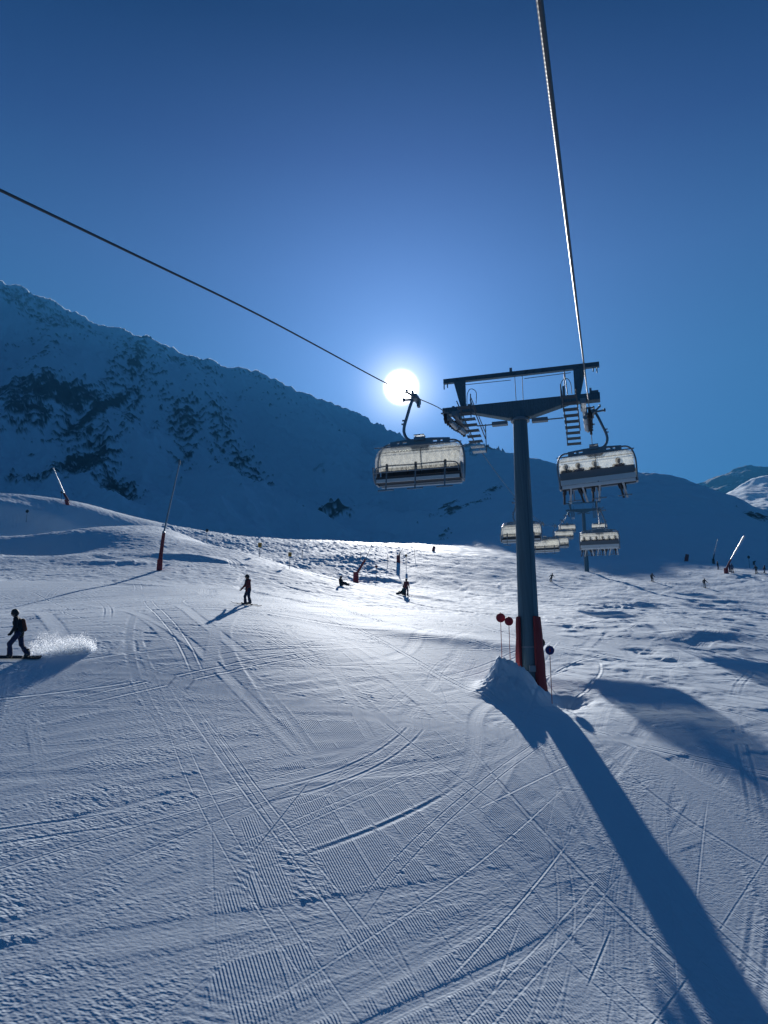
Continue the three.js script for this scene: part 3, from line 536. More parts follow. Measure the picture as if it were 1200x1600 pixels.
    const winch = [bar(V(s * (h - 1.05), top, 0.1), V(s * (h - 1.1), H + 0.3, 0.15), 0.022), bar(V(s * (h - 1.05), top, 0.1), V(s * (h - 0.95), H + 0.3, 0.15), 0.022), box(0.12, 0.55, 0.12, s * (h - 1.12), H + 0.5, 0.25), box(0.35, 0.16, 0.3, s * (h + 0.28), H + 0.38, 0), box(0.1, 0.3, 0.1, s * (h + 0.1), H + 0.45, 0.1)];
    if (s > 0) { mesh('hoist_stay', winch[0], steel, o); mesh('hoist_stay', winch[1], steel, o); mesh('hoist', winch[2], steel, o); mesh('arm_cap', winch.slice(3), steel, o); }
    else for (const q of [box(0.12, 0.14, 0.12, s * h, H + 0.36, 0), box(0.12, 0.12, 0.12, s * (h - 0.8), H + 0.36, 0.1), box(0.12, 0.12, 0.12, s * (h - 0.62), H + 0.36, 0.1)]) mesh('bolt_block', q, steel, o);
  }
  // ladder up the uphill side
  const lad = [bar(V(-0.22, 1, -0.75), V(-0.22, H - 0.4, -0.55), 0.025), bar(V(0.22, 1, -0.75), V(0.22, H - 0.4, -0.55), 0.025)];
  for (let k = 0; k < 36; k++) { const t = k / 36; lad.push(bar(V(-0.22, 1 + t * (H - 1.6), lerp(-0.75, -0.55, t)), V(0.22, 1 + t * (H - 1.6), lerp(-0.75, -0.55, t)), 0.014, 0.014, 5)); }
  mesh('ladder', lad, galvanised, o);
  if (near) {
    for (const s of [-1, 1]) {   // padding wrapped round the foot, left and right
      const g = new THREE.CylinderGeometry(0.56, 0.75, 4.2, 20, 10, true, s > 0 ? 0.6 : Math.PI + 0.35, 2.05), inner = new THREE.CylinderGeometry(0.5, 0.6, 4.2, 20, 10, true, s > 0 ? 0.6 : Math.PI + 0.35, 2.05);
      for (const q of [g, inner]) { const p = q.attributes.position; for (let i = 0; i < p.count; i++) { const y = p.getY(i), k = 1 + 0.02 * Math.sin(y * 5 + s) + (y < -1 && s > 0 ? (-1 - y) * 0.09 : 0); p.setX(i, p.getX(i) * k); p.setZ(i, p.getZ(i) * k); } q.computeVertexNormals(); q.translate(0, 1.45, 0); }
      const th = s > 0 ? [0.6, 2.65] : [Math.PI + 0.35, Math.PI + 2.4];
      const edges = th.map((a) => plate([[-0.04, -2.1], [0.04, -2.1], [0.04, 2.1], [-0.04, 2.1]], 0.12).rotateZ(0).rotateY(a).translate(Math.sin(a) * 0.585, 1.45, Math.cos(a) * 0.585));
      mesh('protective_pad', [g, inner, ...edges], red, o);
    }
    mesh('number_plate', [plate([[-0.15, -0.13], [0.15, -0.13], [0.15, 0.13], [-0.15, 0.13]], 0.02).rotateY(0.32).translate(0.16, 1.25, 0.535)], galvanised, o);
    mesh('clamp_band', new THREE.CylinderGeometry(0.485, 0.49, 0.07, 32).translate(0, 2.2, 0), steel, o); mesh('clamp_band', new THREE.CylinderGeometry(0.52, 0.525, 0.05, 32).translate(0, 0.6, 0), steel, o);
  }
  return o;
}
tag(makeTower(V(T1.x, EYE - 1.0, -T1.c), EYE + 12.62, true), 'tall grey lift tower with red padding round its foot', 'lift tower');
tag(makeTower(V(T2.x, ground(T2.x, T2.c) - 0.2, -T2.c), EYE + 36.0, false), 'small far lift tower standing behind the hanging chairs', 'lift tower');

// ---------------------------------------------------------------- chairs
const polycarbonate = (worn) => {   // hazy, finely scratched polycarbonate
  const n = 256, r = new Uint8Array(n * n * 4);
  for (let j = 0; j < n; j++) for (let i = 0; i < n; i++) { const k = worn + 0.16 * fbm(i / 30, j / 30, 3) + 0.22 * Math.max(0, noise(i / 2.5, j / 2.5)) + 0.1 * noise(i / 9, j / 9); r.set([0, clamp(k) * 255, 0, 255], (j * n + i) * 4); }
  const t = new THREE.DataTexture(r, n, n); t.wrapS = t.wrapT = THREE.RepeatWrapping; t.magFilter = THREE.LinearFilter; t.needsUpdate = true;
  return new THREE.MeshPhysicalMaterial({ color: new THREE.Color().setRGB(0.8, 0.8, 0.76), transmission: 1, thickness: 0, roughness: 1.2, roughnessMap: t, ior: 1.45, side: THREE.DoubleSide });
};
const bubbleGlass = polycarbonate(0.72), clearBubble = polycarbonate(0.42);
const cushion = new THREE.MeshStandardMaterial({ color: new THREE.Color().setRGB(0.055, 0.06, 0.068), roughness: 0.75 });
function ribbon(profile, half, pinch) {   // sheet swept across the chair from a z, y profile; pinch rounds its ends
  const nx = 28, np = profile.length, pos = [], uv = [], idx = [];
  for (let i = 0; i <= nx; i++) for (let k = 0; k < np; k++) {
    const t = i / nx * 2 - 1, e = Math.pow(Math.abs(t), 9) * pinch, [z, y] = profile[k];
    pos.push(t * half, y - e * (y > -2.4 ? 0.16 : 0), z * (1 - e * 0.35)); uv.push(i / nx * 3, k / np * 1.5);
  }
  for (let i = 0; i < nx; i++) for (let k = 0; k + 1 < np; k++) { const a = i * np + k, b = a + np; idx.push(a, b, a + 1, b, b + 1, a + 1); }
  const g = new THREE.BufferGeometry(); g.setAttribute('position', new THREE.Float32BufferAttribute(pos, 3)); g.setAttribute('uv', new THREE.Float32BufferAttribute(uv, 2)); g.setIndex(idx); g.computeVertexNormals(); return g;
}
function arcProfile(pts, n) { const c = new THREE.CatmullRomCurve3(pts.map(([z, y]) => V(0, y, z)), false, 'centripetal'); return c.getPoints(n).map((p) => [p.z, p.y]); }
function makeChair() {   // origin where the rope is gripped; riders face -z
  const o = thing('lift_chair', V(0, 0, 0)), W = 1.74;
  mesh('grip', [box(0.16, 0.2, 0.75, 0.1, 0.0, 0), box(0.22, 0.12, 0.4, 0.2, 0.06, 0.05), box(0.5, 0.07, 0.08, 0.42, 0.05, 0.1, 0, 0, 0.05), box(0.09, 0.14, 0.1, 0.68, 0.07, 0.1), box(0.36, 0.07, 0.07, 0.36, 0.22, -0.05, 0, 0, 0.7), box(0.08, 0.12, 0.1, 0.5, 0.36, -0.05), new THREE.CylinderGeometry(0.09, 0.09, 0.08, 14).rotateZ(Math.PI / 2).translate(0.2, 0.18, 0.3), new THREE.CylinderGeometry(0.09, 0.09, 0.08, 14).rotateZ(Math.PI / 2).translate(0.2, 0.18, -0.3), box(0.1, 0.3, 0.2, 0.06, -0.15, 0.1)], steel, o);
  mesh('hanger_arm', [pipe([V(0.28, 0.0, 0), V(0.36, -0.2, 0), V(0.5, -0.65, 0), V(0.63, -1.1, 0), V(0.64, -1.35, 0), V(0.53, -1.6, 0), V(0.32, -1.74, 0), V(0.05, -1.8, 0)], 0.062, 40, 10), box(0.12, 0.05, 0.08, 0.68, -1.0, 0), box(0.1, 0.05, 0.08, 0.66, -0.85, 0)], galvanised, o);
  const hole = (x, w) => [[x - w, -0.04], [x + w, -0.04], [x + w, 0.05], [x - w, 0.05]];
  mesh('carrier_beam', [plate([[-1.2, -0.12], [-1.2, 0.08], [-0.45, 0.14], [0.45, 0.14], [1.2, 0.08], [1.2, -0.12], [0.4, -0.14], [0.3, -0.26], [-0.3, -0.26], [-0.4, -0.14]], 0.1, [hole(-0.62, 0.1), hole(-0.88, 0.06), hole(0.62, 0.1), hole(0.88, 0.06)]).translate(0, -1.82, 0), box(0.42, 0.14, 0.3, 0, -1.7, 0), box(0.4, 0.035, 0.36, 0, -1.55, 0), box(0.03, 0.16, 0.03, -0.18, -1.6, 0.1), box(0.03, 0.16, 0.03, 0.18, -1.6, 0.1)], galvanised, o);
  for (const s of [-1, 1]) {
    mesh('side_frame', [pipe([V(s * 1.15, -1.8, 0.05), V(s * 1.4, -1.82, 0.08), V(s * 1.6, -1.95, 0.1), V(s * W, -2.4, 0.14), V(s * W, -2.9, 0.2), V(s * (W - 0.02), -3.3, 0.16), V(s * (W - 0.03), -3.48, 0)], 0.042, 36, 8), pipe([V(s * W, -3.4, 0.1), V(s * W, -3.45, -0.3), V(s * W, -3.2, -0.55), V(s * W, -2.9, -0.62)], 0.035, 20, 7), plate([[-0.12, -3.5], [0.3, -3.5], [0.26, -2.85], [-0.02, -2.9]], 0.05).rotateY(Math.PI / 2).translate(s * (W - 0.03), 0, 0)], galvanised, o);
  }
  mesh('frame_rail', [bar(V(-W, -2.03, 0.3), V(W, -2.03, 0.3), 0.03), bar(V(-W, -3.46, 0.05), V(W, -3.46, 0.05), 0.04), bar(V(0, -1.95, 0.05), V(0, -3.4, 0.3), 0.025), bar(V(-W, -2.05, -0.42), V(W, -2.05, -0.42), 0.025)], galvanised, o);
  mesh('bubble', ribbon(arcProfile([[0.34, -2.78], [0.36, -2.4], [0.3, -2.08], [0.05, -1.95], [-0.35, -2.0], [-0.72, -2.3], [-0.86, -2.75], [-0.8, -3.16]], 30), W - 0.06, 1), bubbleGlass, o);
  mesh('bubble_rim', [bar(V(-W + 0.06, -3.17, -0.8), V(W - 0.06, -3.17, -0.8), 0.022)], galvanised, o);
  mesh('seat', [new THREE.ExtrudeGeometry(new THREE.Shape([[0.18, -3.42], [0.18, -3.3], [-0.38, -3.26], [-0.46, -3.3], [-0.44, -3.42]].map(([a, b]) => new THREE.Vector2(a, b))), { depth: 3.3, bevelEnabled: true, bevelSize: 0.03, bevelThickness: 0.03, bevelSegments: 2 }).rotateY(-Math.PI / 2).translate(1.65, 0, 0).scale(1, 1, 1)], cushion, o);
  for (let k = 0; k < 6; k++) mesh('back_cushion', [plate([[-0.25, -0.27], [0.25, -0.27], [0.24, 0.27], [-0.24, 0.27]], 0.07).rotateX(-0.16).translate(-1.36 + k * 0.545, -3.02, 0.19)], cushion, o);
  mesh('back_shell', [plate([[-1.66, -0.16], [1.66, -0.16], [1.66, 0.16], [-1.66, 0.16]], 0.04).rotateX(-0.16).translate(0, -2.95, 0.27)], new THREE.MeshStandardMaterial({ color: new THREE.Color().setRGB(0.2, 0.21, 0.22), roughness: 0.5 }), o);
  mesh('back_panel', [plate([[-1.66, -0.12], [1.66, -0.12], [1.66, 0.1], [-1.66, 0.1]], 0.05).rotateX(-0.05).translate(0, -3.25, 0.27), plate([[-1.62, -0.075], [1.62, -0.075], [1.62, 0.06], [-1.62, 0.06]], 0.05).rotateX(0.35).translate(0, -3.46, 0.24)], white, o);
  mesh('front_edge', [box(3.3, 0.13, 0.04, 0, -3.42, -0.47)], white, o);
  const rest = [pipe([V(-W + 0.08, -3.25, -0.62), V(-W + 0.12, -2.98, -0.68), V(-W + 0.4, -2.9, -0.7), V(0, -2.9, -0.7), V(W - 0.4, -2.9, -0.7), V(W - 0.12, -2.98, -0.68), V(W - 0.08, -3.25, -0.62)], 0.025, 40, 7)];
  mesh('restraint_bar', rest, steel, o);
  for (const x of [-1.15, 0, 1.15]) { const f = mesh('foot_rest', [bar(V(x, -2.86, -0.7), V(x, -3.9, -0.86), 0.028), box(0.62, 0.04, 0.05, x, -3.9, -0.86)], steel, o); mesh('restraint_post', [new THREE.CapsuleGeometry(0.055, 0.3, 4, 10).translate(x, -3.0, -0.7)], black, f); }
  return o;
}
const chair0 = makeChair();
const chairs = [];
let firstChair = true;
function hangChair(side, d, label, tilt = 0) {
  const o = firstChair ? chair0 : chair0.clone(); if (!firstChair) { o.name = numbered('lift_chair'); scene.add(o); } firstChair = false;
  o.position.copy(ropeAt(side, d)); o.rotation.set(0, side > 0 ? -THETA : Math.PI - THETA, side > 0 ? tilt : -tilt, 'YXZ');
  tag(o, label, 'ski lift chair', 'chairs hanging on the lift ropes');
  if (side > 0) o.traverse((m) => { if (m.name === 'bubble') m.material = clearBubble; });
  chairs.push(o); return o;
}
const chairA = hangChair(1, 33.2, 'chair with clear bubble and riders passing the big tower head', 0.055);
const chairB = hangChair(1, 66.5, 'full chair hanging in front of the small far tower', 0.0);
hangChair(1, 168, 'tiny chair hanging right of the far tower, above the full chair');
hangChair(-1, 28.0, 'empty chair with glowing bubble hanging right below the sun');
hangChair(-1, 63.5, 'empty chair half hidden behind the big tower pole');
hangChair(-1, 90, 'empty chair just right of the big tower pole, larger of an overlapping pair');
hangChair(-1, 116, 'empty chair partly hidden by a larger one, right of the tower pole');
hangChair(-1, 138, 'small empty chair above the overlapping pair, left of the far tower');
hangChair(-1, 152, 'smallest empty chair of the descending row, beside the far tower');
// ---------------------------------------------------------------- people
// Bodies are one smooth surface: tapered limbs joined by a smooth minimum and meshed with surface nets.
function surfaceNet(field, lo, hi, cell) {
  const n = [0, 1, 2].map((k) => Math.ceil((hi[k] - lo[k]) / cell) + 1), [nx, ny, nz] = n, val = new Float32Array(nx * ny * nz);
  for (let k = 0, o = 0; k < nz; k++) for (let j = 0; j < ny; j++) for (let i = 0; i < nx; i++, o++) val[o] = field(lo[0] + i * cell, lo[1] + j * cell, lo[2] + k * cell);
  const ids = new Int32Array(nx * ny * nz).fill(-1), pos = [], idx = [], at3 = (i, j, k) => i + nx * (j + ny * k);
  for (let k = 0; k + 1 < nz; k++) for (let j = 0; j + 1 < ny; j++) for (let i = 0; i + 1 < nx; i++) {
    let cx = 0, cy = 0, cz = 0, cnt = 0, inside = 0;
    const c = [];
    for (let q = 0; q < 8; q++) { const v = val[at3(i + (q & 1), j + ((q >> 1) & 1), k + (q >> 2))]; c.push(v); if (v < 0) inside++; }
    if (!inside || inside === 8) continue;
    for (let a = 0; a < 8; a++) for (const b of [1, 2, 4]) if (!(a & b)) { const e = a | b; if ((c[a] < 0) !== (c[e] < 0)) { const t = c[a] / (c[a] - c[e]); cx += (a & 1) + (b === 1 ? t : 0); cy += ((a >> 1) & 1) + (b === 2 ? t : 0); cz += (a >> 2) + (b === 4 ? t : 0); cnt++; } }
    ids[at3(i, j, k)] = pos.length / 3;
    pos.push(lo[0] + (i + cx / cnt) * cell, lo[1] + (j + cy / cnt) * cell, lo[2] + (k + cz / cnt) * cell);
  }
  const quad = (a, b, c, d, flip) => { if (a < 0 || b < 0 || c < 0 || d < 0) return; if (flip) idx.push(a, c, b, a, d, c); else idx.push(a, b, c, a, c, d); };
  for (let k = 1; k + 1 < nz; k++) for (let j = 1; j + 1 < ny; j++) for (let i = 1; i + 1 < nx; i++) {
    const v = val[at3(i, j, k)] < 0;
    if (v !== val[at3(i + 1, j, k)] < 0) quad(ids[at3(i, j - 1, k - 1)], ids[at3(i, j, k - 1)], ids[at3(i, j, k)], ids[at3(i, j - 1, k)], !v);
    if (v !== val[at3(i, j + 1, k)] < 0) quad(ids[at3(i - 1, j, k - 1)], ids[at3(i - 1, j, k)], ids[at3(i, j, k)], ids[at3(i, j, k - 1)], !v);
    if (v !== val[at3(i, j, k + 1)] < 0) quad(ids[at3(i - 1, j - 1, k)], ids[at3(i, j - 1, k)], ids[at3(i, j, k)], ids[at3(i - 1, j, k)], !v);
  }
  const g = new THREE.BufferGeometry(); g.setAttribute('position', new THREE.Float32BufferAttribute(pos, 3)); g.setIndex(idx); g.computeVertexNormals(); return g;
}
function flesh(bones, cell, blend = 0.035, wrinkle = 0) {   // bones: [from, to, radius, radius, flatten?]
  const lo = [1e9, 1e9, 1e9], hi = [-1e9, -1e9, -1e9];
  for (const [a, b, r, q] of bones) for (const [p, s] of [[a, r], [b, q]]) p.toArray().forEach((v, k) => { lo[k] = Math.min(lo[k], v - s - cell * 3); hi[k] = Math.max(hi[k], v + s + cell * 3); });
  const B = bones.map(([a, b, r, q, f = 1]) => ({ a, d: b.clone().sub(a), l: Math.max(1e-6, a.distanceToSquared(b)), r, q, f }));
  return surfaceNet((x, y, z) => {
    let m = 1e9;
    for (const { a, d, l, r, q, f } of B) {
      const px = x - a.x, py = y - a.y, pz = (z - a.z), t = clamp((px * d.x + py * d.y + pz * d.z) / l), ex = px - d.x * t, ey = py - d.y * t, ez = (pz - d.z * t) * f, s = Math.sqrt(ex * ex + ey * ey + ez * ez) - (r + (q - r) * t);
      const h = clamp(0.5 + (0.5 * (m - s)) / blend); m = m > 1e8 ? s : m + (s - m) * h - blend * h * (1 - h);
    }
    if (wrinkle) m += wrinkle * noise(x * 9 + z * 5, y * 15);
    return m;
  }, lo, hi, cell);
}
const fabric = (r, g, b, rough = 0.85) => new THREE.MeshStandardMaterial({ color: new THREE.Color().setRGB(r, g, b), roughness: rough });
const skin = fabric(0.42, 0.24, 0.17, 0.6), F = { black: fabric(0.012, 0.013, 0.017), navy: fabric(0.015, 0.022, 0.06), red: fabric(0.13, 0.016, 0.02), wine: fabric(0.11, 0.016, 0.024), dark: fabric(0.022, 0.024, 0.03), blue: fabric(0.03, 0.06, 0.15), purple: fabric(0.035, 0.035, 0.09), pale: fabric(0.45, 0.46, 0.46), orange: fabric(0.16, 0.04, 0.02), teal: fabric(0.03, 0.1, 0.1), boot: fabric(0.03, 0.03, 0.033, 0.5), shell: fabric(0.016, 0.016, 0.018, 0.65) };
// joints of a figure that faces +z, feet at y = 0; every pose only lists what it changes
const STAND = { pelvis: V(0, 0.92, 0), waist: V(0, 1.06, 0), chest: V(0, 1.3, 0), neck: V(0, 1.46, 0.0), head: V(0, 1.62, 0.02), shL: V(0.19, 1.41, 0), shR: V(-0.19, 1.41, 0), elL: V(0.27, 1.14, 0), elR: V(-0.27, 1.14, 0), haL: V(0.28, 0.9, 0.1), haR: V(-0.28, 0.9, 0.1), hiL: V(0.1, 0.88, 0), hiR: V(-0.1, 0.88, 0), knL: V(0.13, 0.49, 0.06), knR: V(-0.13, 0.49, 0.06), anL: V(0.14, 0.1, 0), anR: V(-0.14, 0.1, 0), toL: V(0.15, 0.05, 0.17), toR: V(-0.15, 0.05, 0.17) };
function handBones(wrist, elbow, s) {   // a mitten-gloved palm, four fingers and a thumb, curled round a grip
  const d = wrist.clone().sub(elbow).normalize(), f = V(0, 0, 1).addScaledVector(d, -d.z).normalize(), u = new THREE.Vector3().crossVectors(d, f), p = (a, b, c) => wrist.clone().addScaledVector(d, a).addScaledVector(f, b).addScaledVector(u, c);
  const o = [[wrist, p(0.07, 0, 0), 0.036, 0.042]];
  for (let k = 0; k < 4; k++) { const c = (k - 1.5) * 0.021, l = [0.9, 1, 0.95, 0.78][k]; o.push([p(0.08, 0.005, c), p(0.08 + 0.04 * l, 0.02, c), 0.0125, 0.012], [p(0.08 + 0.04 * l, 0.02, c), p(0.08 + 0.035 * l, 0.055, c), 0.012, 0.011]); }
  o.push([p(0.03, 0.01, 0.035 * s), p(0.07, 0.045, 0.045 * s), 0.015, 0.013], [p(0.07, 0.045, 0.045 * s), p(0.095, 0.06, 0.02 * s), 0.013, 0.011]);
  return o;
}
function makePerson(pose, look, cell) {
  const j = { ...STAND, ...pose }, fine = cell < 0.02, o = new THREE.Group();
  const up = j.head.clone().sub(j.neck).normalize(), face = (look.face ?? V(0, 0, 1)).clone().normalize(), sideways = new THREE.Vector3().crossVectors(up, face).normalize();
  const head = [[j.head.clone().addScaledVector(up, 0.035), j.head.clone().addScaledVector(up, -0.03).addScaledVector(face, 0.015), 0.098, 0.078], [j.head.clone().addScaledVector(up, -0.07).addScaledVector(face, 0.055), j.head.clone().addScaledVector(up, -0.03).addScaledVector(face, 0.06), 0.04, 0.045]];
  if (fine) head.push([j.head.clone().addScaledVector(face, 0.1).addScaledVector(up, 0.01), j.head.clone().addScaledVector(face, 0.118).addScaledVector(up, -0.025), 0.01, 0.015], [j.head.clone().addScaledVector(sideways, 0.085), j.head.clone().addScaledVector(sideways, 0.09).addScaledVector(up, -0.04), 0.02, 0.016], [j.head.clone().addScaledVector(sideways, -0.085), j.head.clone().addScaledVector(sideways, -0.09).addScaledVector(up, -0.04), 0.02, 0.016]);
  const trunk = [[j.pelvis, j.waist, 0.13, 0.13], [j.waist, j.chest, 0.13, 0.15], [j.chest, j.neck, 0.13, 0.065], [j.neck, j.head, 0.055, 0.06]];
  const arms = (e) => [[j.shL, j.elL, 0.055 + e, 0.045 + e], [j.elL, j.haL, 0.043 + e, 0.032 + e], [j.shR, j.elR, 0.055 + e, 0.045 + e], [j.elR, j.haR, 0.043 + e, 0.032 + e]];
  const legs = (e) => [[j.hiL, j.knL, 0.083 + e, 0.058 + e], [j.knL, j.anL, 0.056 + e, 0.042 + e], [j.hiR, j.knR, 0.083 + e, 0.058 + e], [j.knR, j.anR, 0.056 + e, 0.042 + e]];
  const add = (name, bones, mat, wr = 0, bl = 0.035) => mesh(name, flesh(bones, cell, bl, fine ? wr : 0), mat, o);
  add('body', [...head, ...trunk.map(([a, b, r, q]) => [a, b, r - 0.02, q - 0.01]), ...arms(-0.008), ...legs(-0.01)], skin, 0, fine ? 0.02 : 0.035);
  add('jacket', [[j.pelvis.clone().lerp(j.waist, -0.15), j.waist, 0.165, 0.155], [j.waist, j.chest, 0.155, 0.165], [j.chest, j.neck, 0.155, 0.09], [j.shL, j.shR, 0.085, 0.085], ...arms(0.02)], look.jacket, 0.007);
  add('trousers', [[j.pelvis, j.hiL, 0.13, 0.115], [j.pelvis, j.hiR, 0.13, 0.115], ...legs(0.025), [j.knL.clone().lerp(j.anL, 0.5), j.anL, 0.085, 0.09], [j.knR.clone().lerp(j.anR, 0.5), j.anR, 0.085, 0.09]], look.trousers, 0.008);
  add('helmet', [[j.head.clone().addScaledVector(up, 0.055).addScaledVector(face, -0.015), j.head.clone().addScaledVector(up, 0.02).addScaledVector(face, -0.03), 0.122, 0.118]], look.helmet ?? F.shell);
  for (const s of ['L', 'R']) {
    add('boot', [[j['an' + s].clone().add(V(0, 0.12, 0)), j['an' + s], 0.07, 0.065], [j['an' + s].clone().add(V(0, -0.035, 0)), j['to' + s], 0.06, 0.05]], F.boot);
    add('glove', fine ? handBones(j['ha' + s], j['el' + s], s === 'L' ? 1 : -1).map(([a, b, r, q]) => [a, b, r + 0.004, q + 0.004]) : [[j['ha' + s], j['ha' + s].clone().add(j['ha' + s].clone().sub(j['el' + s]).setLength(0.09)), 0.045, 0.042]], look.gloves ?? F.black, 0, fine ? 0.008 : 0.02);
  }
  if (fine) { mesh('goggles', flesh([[j.head.clone().addScaledVector(face, 0.088).addScaledVector(sideways, 0.045).addScaledVector(up, 0.025), j.head.clone().addScaledVector(face, 0.088).addScaledVector(sideways, -0.045).addScaledVector(up, 0.025), 0.033, 0.033]], cell), F.shell, o); }
  if (look.pack) { const back = face.clone().setY(0).normalize().negate(); add('backpack', [[j.chest.clone().addScaledVector(back, 0.17).add(V(0, 0.06, 0)), j.waist.clone().addScaledVector(back, 0.18), 0.085, 0.09]], look.pack); }
  return o;
}
function skiShape(length, width, thick) {   // along z, tip at +z turned up, waisted outline
  const n = 30, pos = [], idx = [];
  for (let i = 0; i <= n; i++) {
    const t = i / n, z = (t - 0.48) * length, w = width * (t > 0.93 ? Math.sqrt(Math.max(0.02, 1 - ((t - 0.93) / 0.07) ** 2)) : t < 0.03 ? 0.75 : 1) * (0.82 + 0.7 * (t - 0.48) ** 2), y = (t > 0.86 ? ((t - 0.86) / 0.14) ** 2 * length * 0.045 : 0) + (t < 0.05 ? (0.05 - t) * 0.4 : 0);
    for (const [a, b] of [[-1, 0], [1, 0], [1, 1], [-1, 1]]) pos.push(a * w / 2, y + b * thick, z);
  }
  for (let i = 0; i < n; i++) for (let k = 0; k < 4; k++) { const a = i * 4 + k, b = i * 4 + (k + 1) % 4; idx.push(a, a + 4, b, b, a + 4, b + 4); }
  idx.push(0, 1, 2, 0, 2, 3); const e = n * 4; idx.push(e, e + 2, e + 1, e, e + 3, e + 2);
  const g = new THREE.BufferGeometry(); g.setAttribute('position', new THREE.Float32BufferAttribute(pos, 3)); g.setIndex(idx); const f = g.toNonIndexed(); f.computeVertexNormals(); return f;
}
const ADULT_SKI = skiShape(1.68, 0.11, 0.02), BOARD = skiShape(1.55, 0.29, 0.016);
const slopeTurn = (p, turn) => {   // rotation that lays a thing facing `turn` on the slope at p
  const e = 0.4, d = -p.z, n = V(-(surface(p.x + e, d) - surface(p.x - e, d)) / (2 * e), 1, (surface(p.x, d + e) - surface(p.x, d - e)) / (2 * e)).normalize();
  const f = V(Math.sin(turn), 0, Math.cos(turn)); f.addScaledVector(n, -f.dot(n)).normalize();
  return new THREE.Quaternion().setFromRotationMatrix(new THREE.Matrix4().makeBasis(new THREE.Vector3().crossVectors(n, f), n, f));
};
function onSnow(px, py, up = 0) { const p = hit(px, py); p.y = ground(p.x, -p.z) + up; return p; }
function gear(name, geo, mat, pos, quat, label, category, group) { const o = thing(name, pos); if (quat) o.quaternion.copy(quat); o.userData.kind = undefined; mesh('shell', geo, mat, o); return tag(o, label, category, group); }

{ // snowboarder at the left edge, gliding to the left
  const p = onSnow(25, 1029), turn = -Math.PI / 2 + 0.25;
  const o = makePerson({ pelvis: V(0.0, 0.86, -0.02), waist: V(0, 1.0, 0.0), chest: V(0, 1.23, 0.07), neck: V(0, 1.39, 0.13), head: V(0, 1.54, 0.19), shL: V(0.19, 1.34, 0.1), shR: V(-0.19, 1.33, 0.06), elL: V(0.24, 1.07, 0.08), elR: V(-0.26, 1.08, 0.02), haL: V(0.2, 0.86, 0.2), haR: V(-0.25, 0.83, 0.08), hiL: V(0.09, 0.83, 0.0), hiR: V(-0.09, 0.83, -0.04), knL: V(0.08, 0.47, 0.24), knR: V(-0.06, 0.46, -0.12), anL: V(0.05, 0.11, 0.2), anR: V(-0.02, 0.13, -0.36), toL: V(0.2, 0.06, 0.24), toR: V(0.14, 0.08, -0.32) }, { jacket: F.black, trousers: F.purple, helmet: F.shell, pack: F.orange, face: V(0, -0.25, 1) }, 0.013);
  o.name = numbered('person'); o.position.copy(p).add(V(0, 0.04, 0)); o.rotation.y = turn; scene.add(o);
  tag(o, 'person in black jacket with orange backpack gliding left on a snowboard', 'person');
  const q = slopeTurn(p, turn); q.multiply(new THREE.Quaternion().setFromAxisAngle(V(0, 0, 1), -0.12));
  const b = thing('snowboard', p.clone().add(V(0, 0.05, 0)).addScaledVector(V(Math.sin(turn), 0, Math.cos(turn)), -0.08)); b.quaternion.copy(q);
  mesh('deck', BOARD, F.dark, b); for (const z of [0.28, -0.28]) mesh('binding', [box(0.2, 0.03, 0.14, 0.02, 0.03, z), box(0.03, 0.14, 0.12, -0.09, 0.1, z, 0, 0, 0.2)], F.boot, b);
  tag(b, 'dark snowboard under the feet of the person at the left edge', 'snowboard');
  // powder thrown up behind the board
  const flake = new THREE.CircleGeometry(1, 6), N = 32000, sp = new THREE.InstancedMesh(flake, new THREE.MeshPhysicalMaterial({ color: new THREE.Color().setRGB(0.95, 0.97, 0.99), roughness: 1, transmission: 1, thickness: 0 }), N), m = new THREE.Matrix4(), e = new THREE.Euler();
  const tail = onSnow(140, 1018), head = onSnow(44, 1027), gap = tail.clone().sub(head);
  for (let i = 0; i < N; i++) {
    const t = Math.pow(rnd(), 0.8), h = Math.pow(rnd(), 1.9) * (0.8 * Math.exp(-Math.pow((t - 0.22) / 0.26, 2)) + 0.5 * Math.exp(-Math.pow((t - 0.75) / 0.28, 2)) + 0.06) * (1 + 0.5 * noise(t * 9, 4)), x = head.x + gap.x * t + rr(-0.15, 0.15), z = head.z + gap.z * t + (rnd() + rnd() - 1) * 0.5 - 0.1, s = rr(0.003, 0.011) * (1.3 - h);
    m.compose(V(x, ground(x, -z) + h + 0.01, z), new THREE.Quaternion().setFromEuler(e.set(rr(0, 6.3), rr(0, 6.3), 0)), V(s * 1.5, s, s)); sp.setMatrixAt(i, m);
  }
  sp.name = 'snow_spray'; sp.castShadow = true; scene.add(sp); tag(sp, 'cloud of loose powder snow sprayed up behind the snowboarder', 'snow spray', null, 'stuff');
}
const pole = (a, b) => { const d = b.clone().sub(a).normalize(); return [[bar(a, a.clone().addScaledVector(d, 0.16), 0.017), 'handle', F.boot], [bar(a.clone().addScaledVector(d, 0.16), b, 0.014, 0.011), 'shaft', paleGrey], [new THREE.TorusGeometry(0.04, 0.008, 5, 14).rotateX(Math.PI / 2).translate(...b.clone().addScaledVector(d, -0.07).toArray()), 'basket', F.boot]]; };
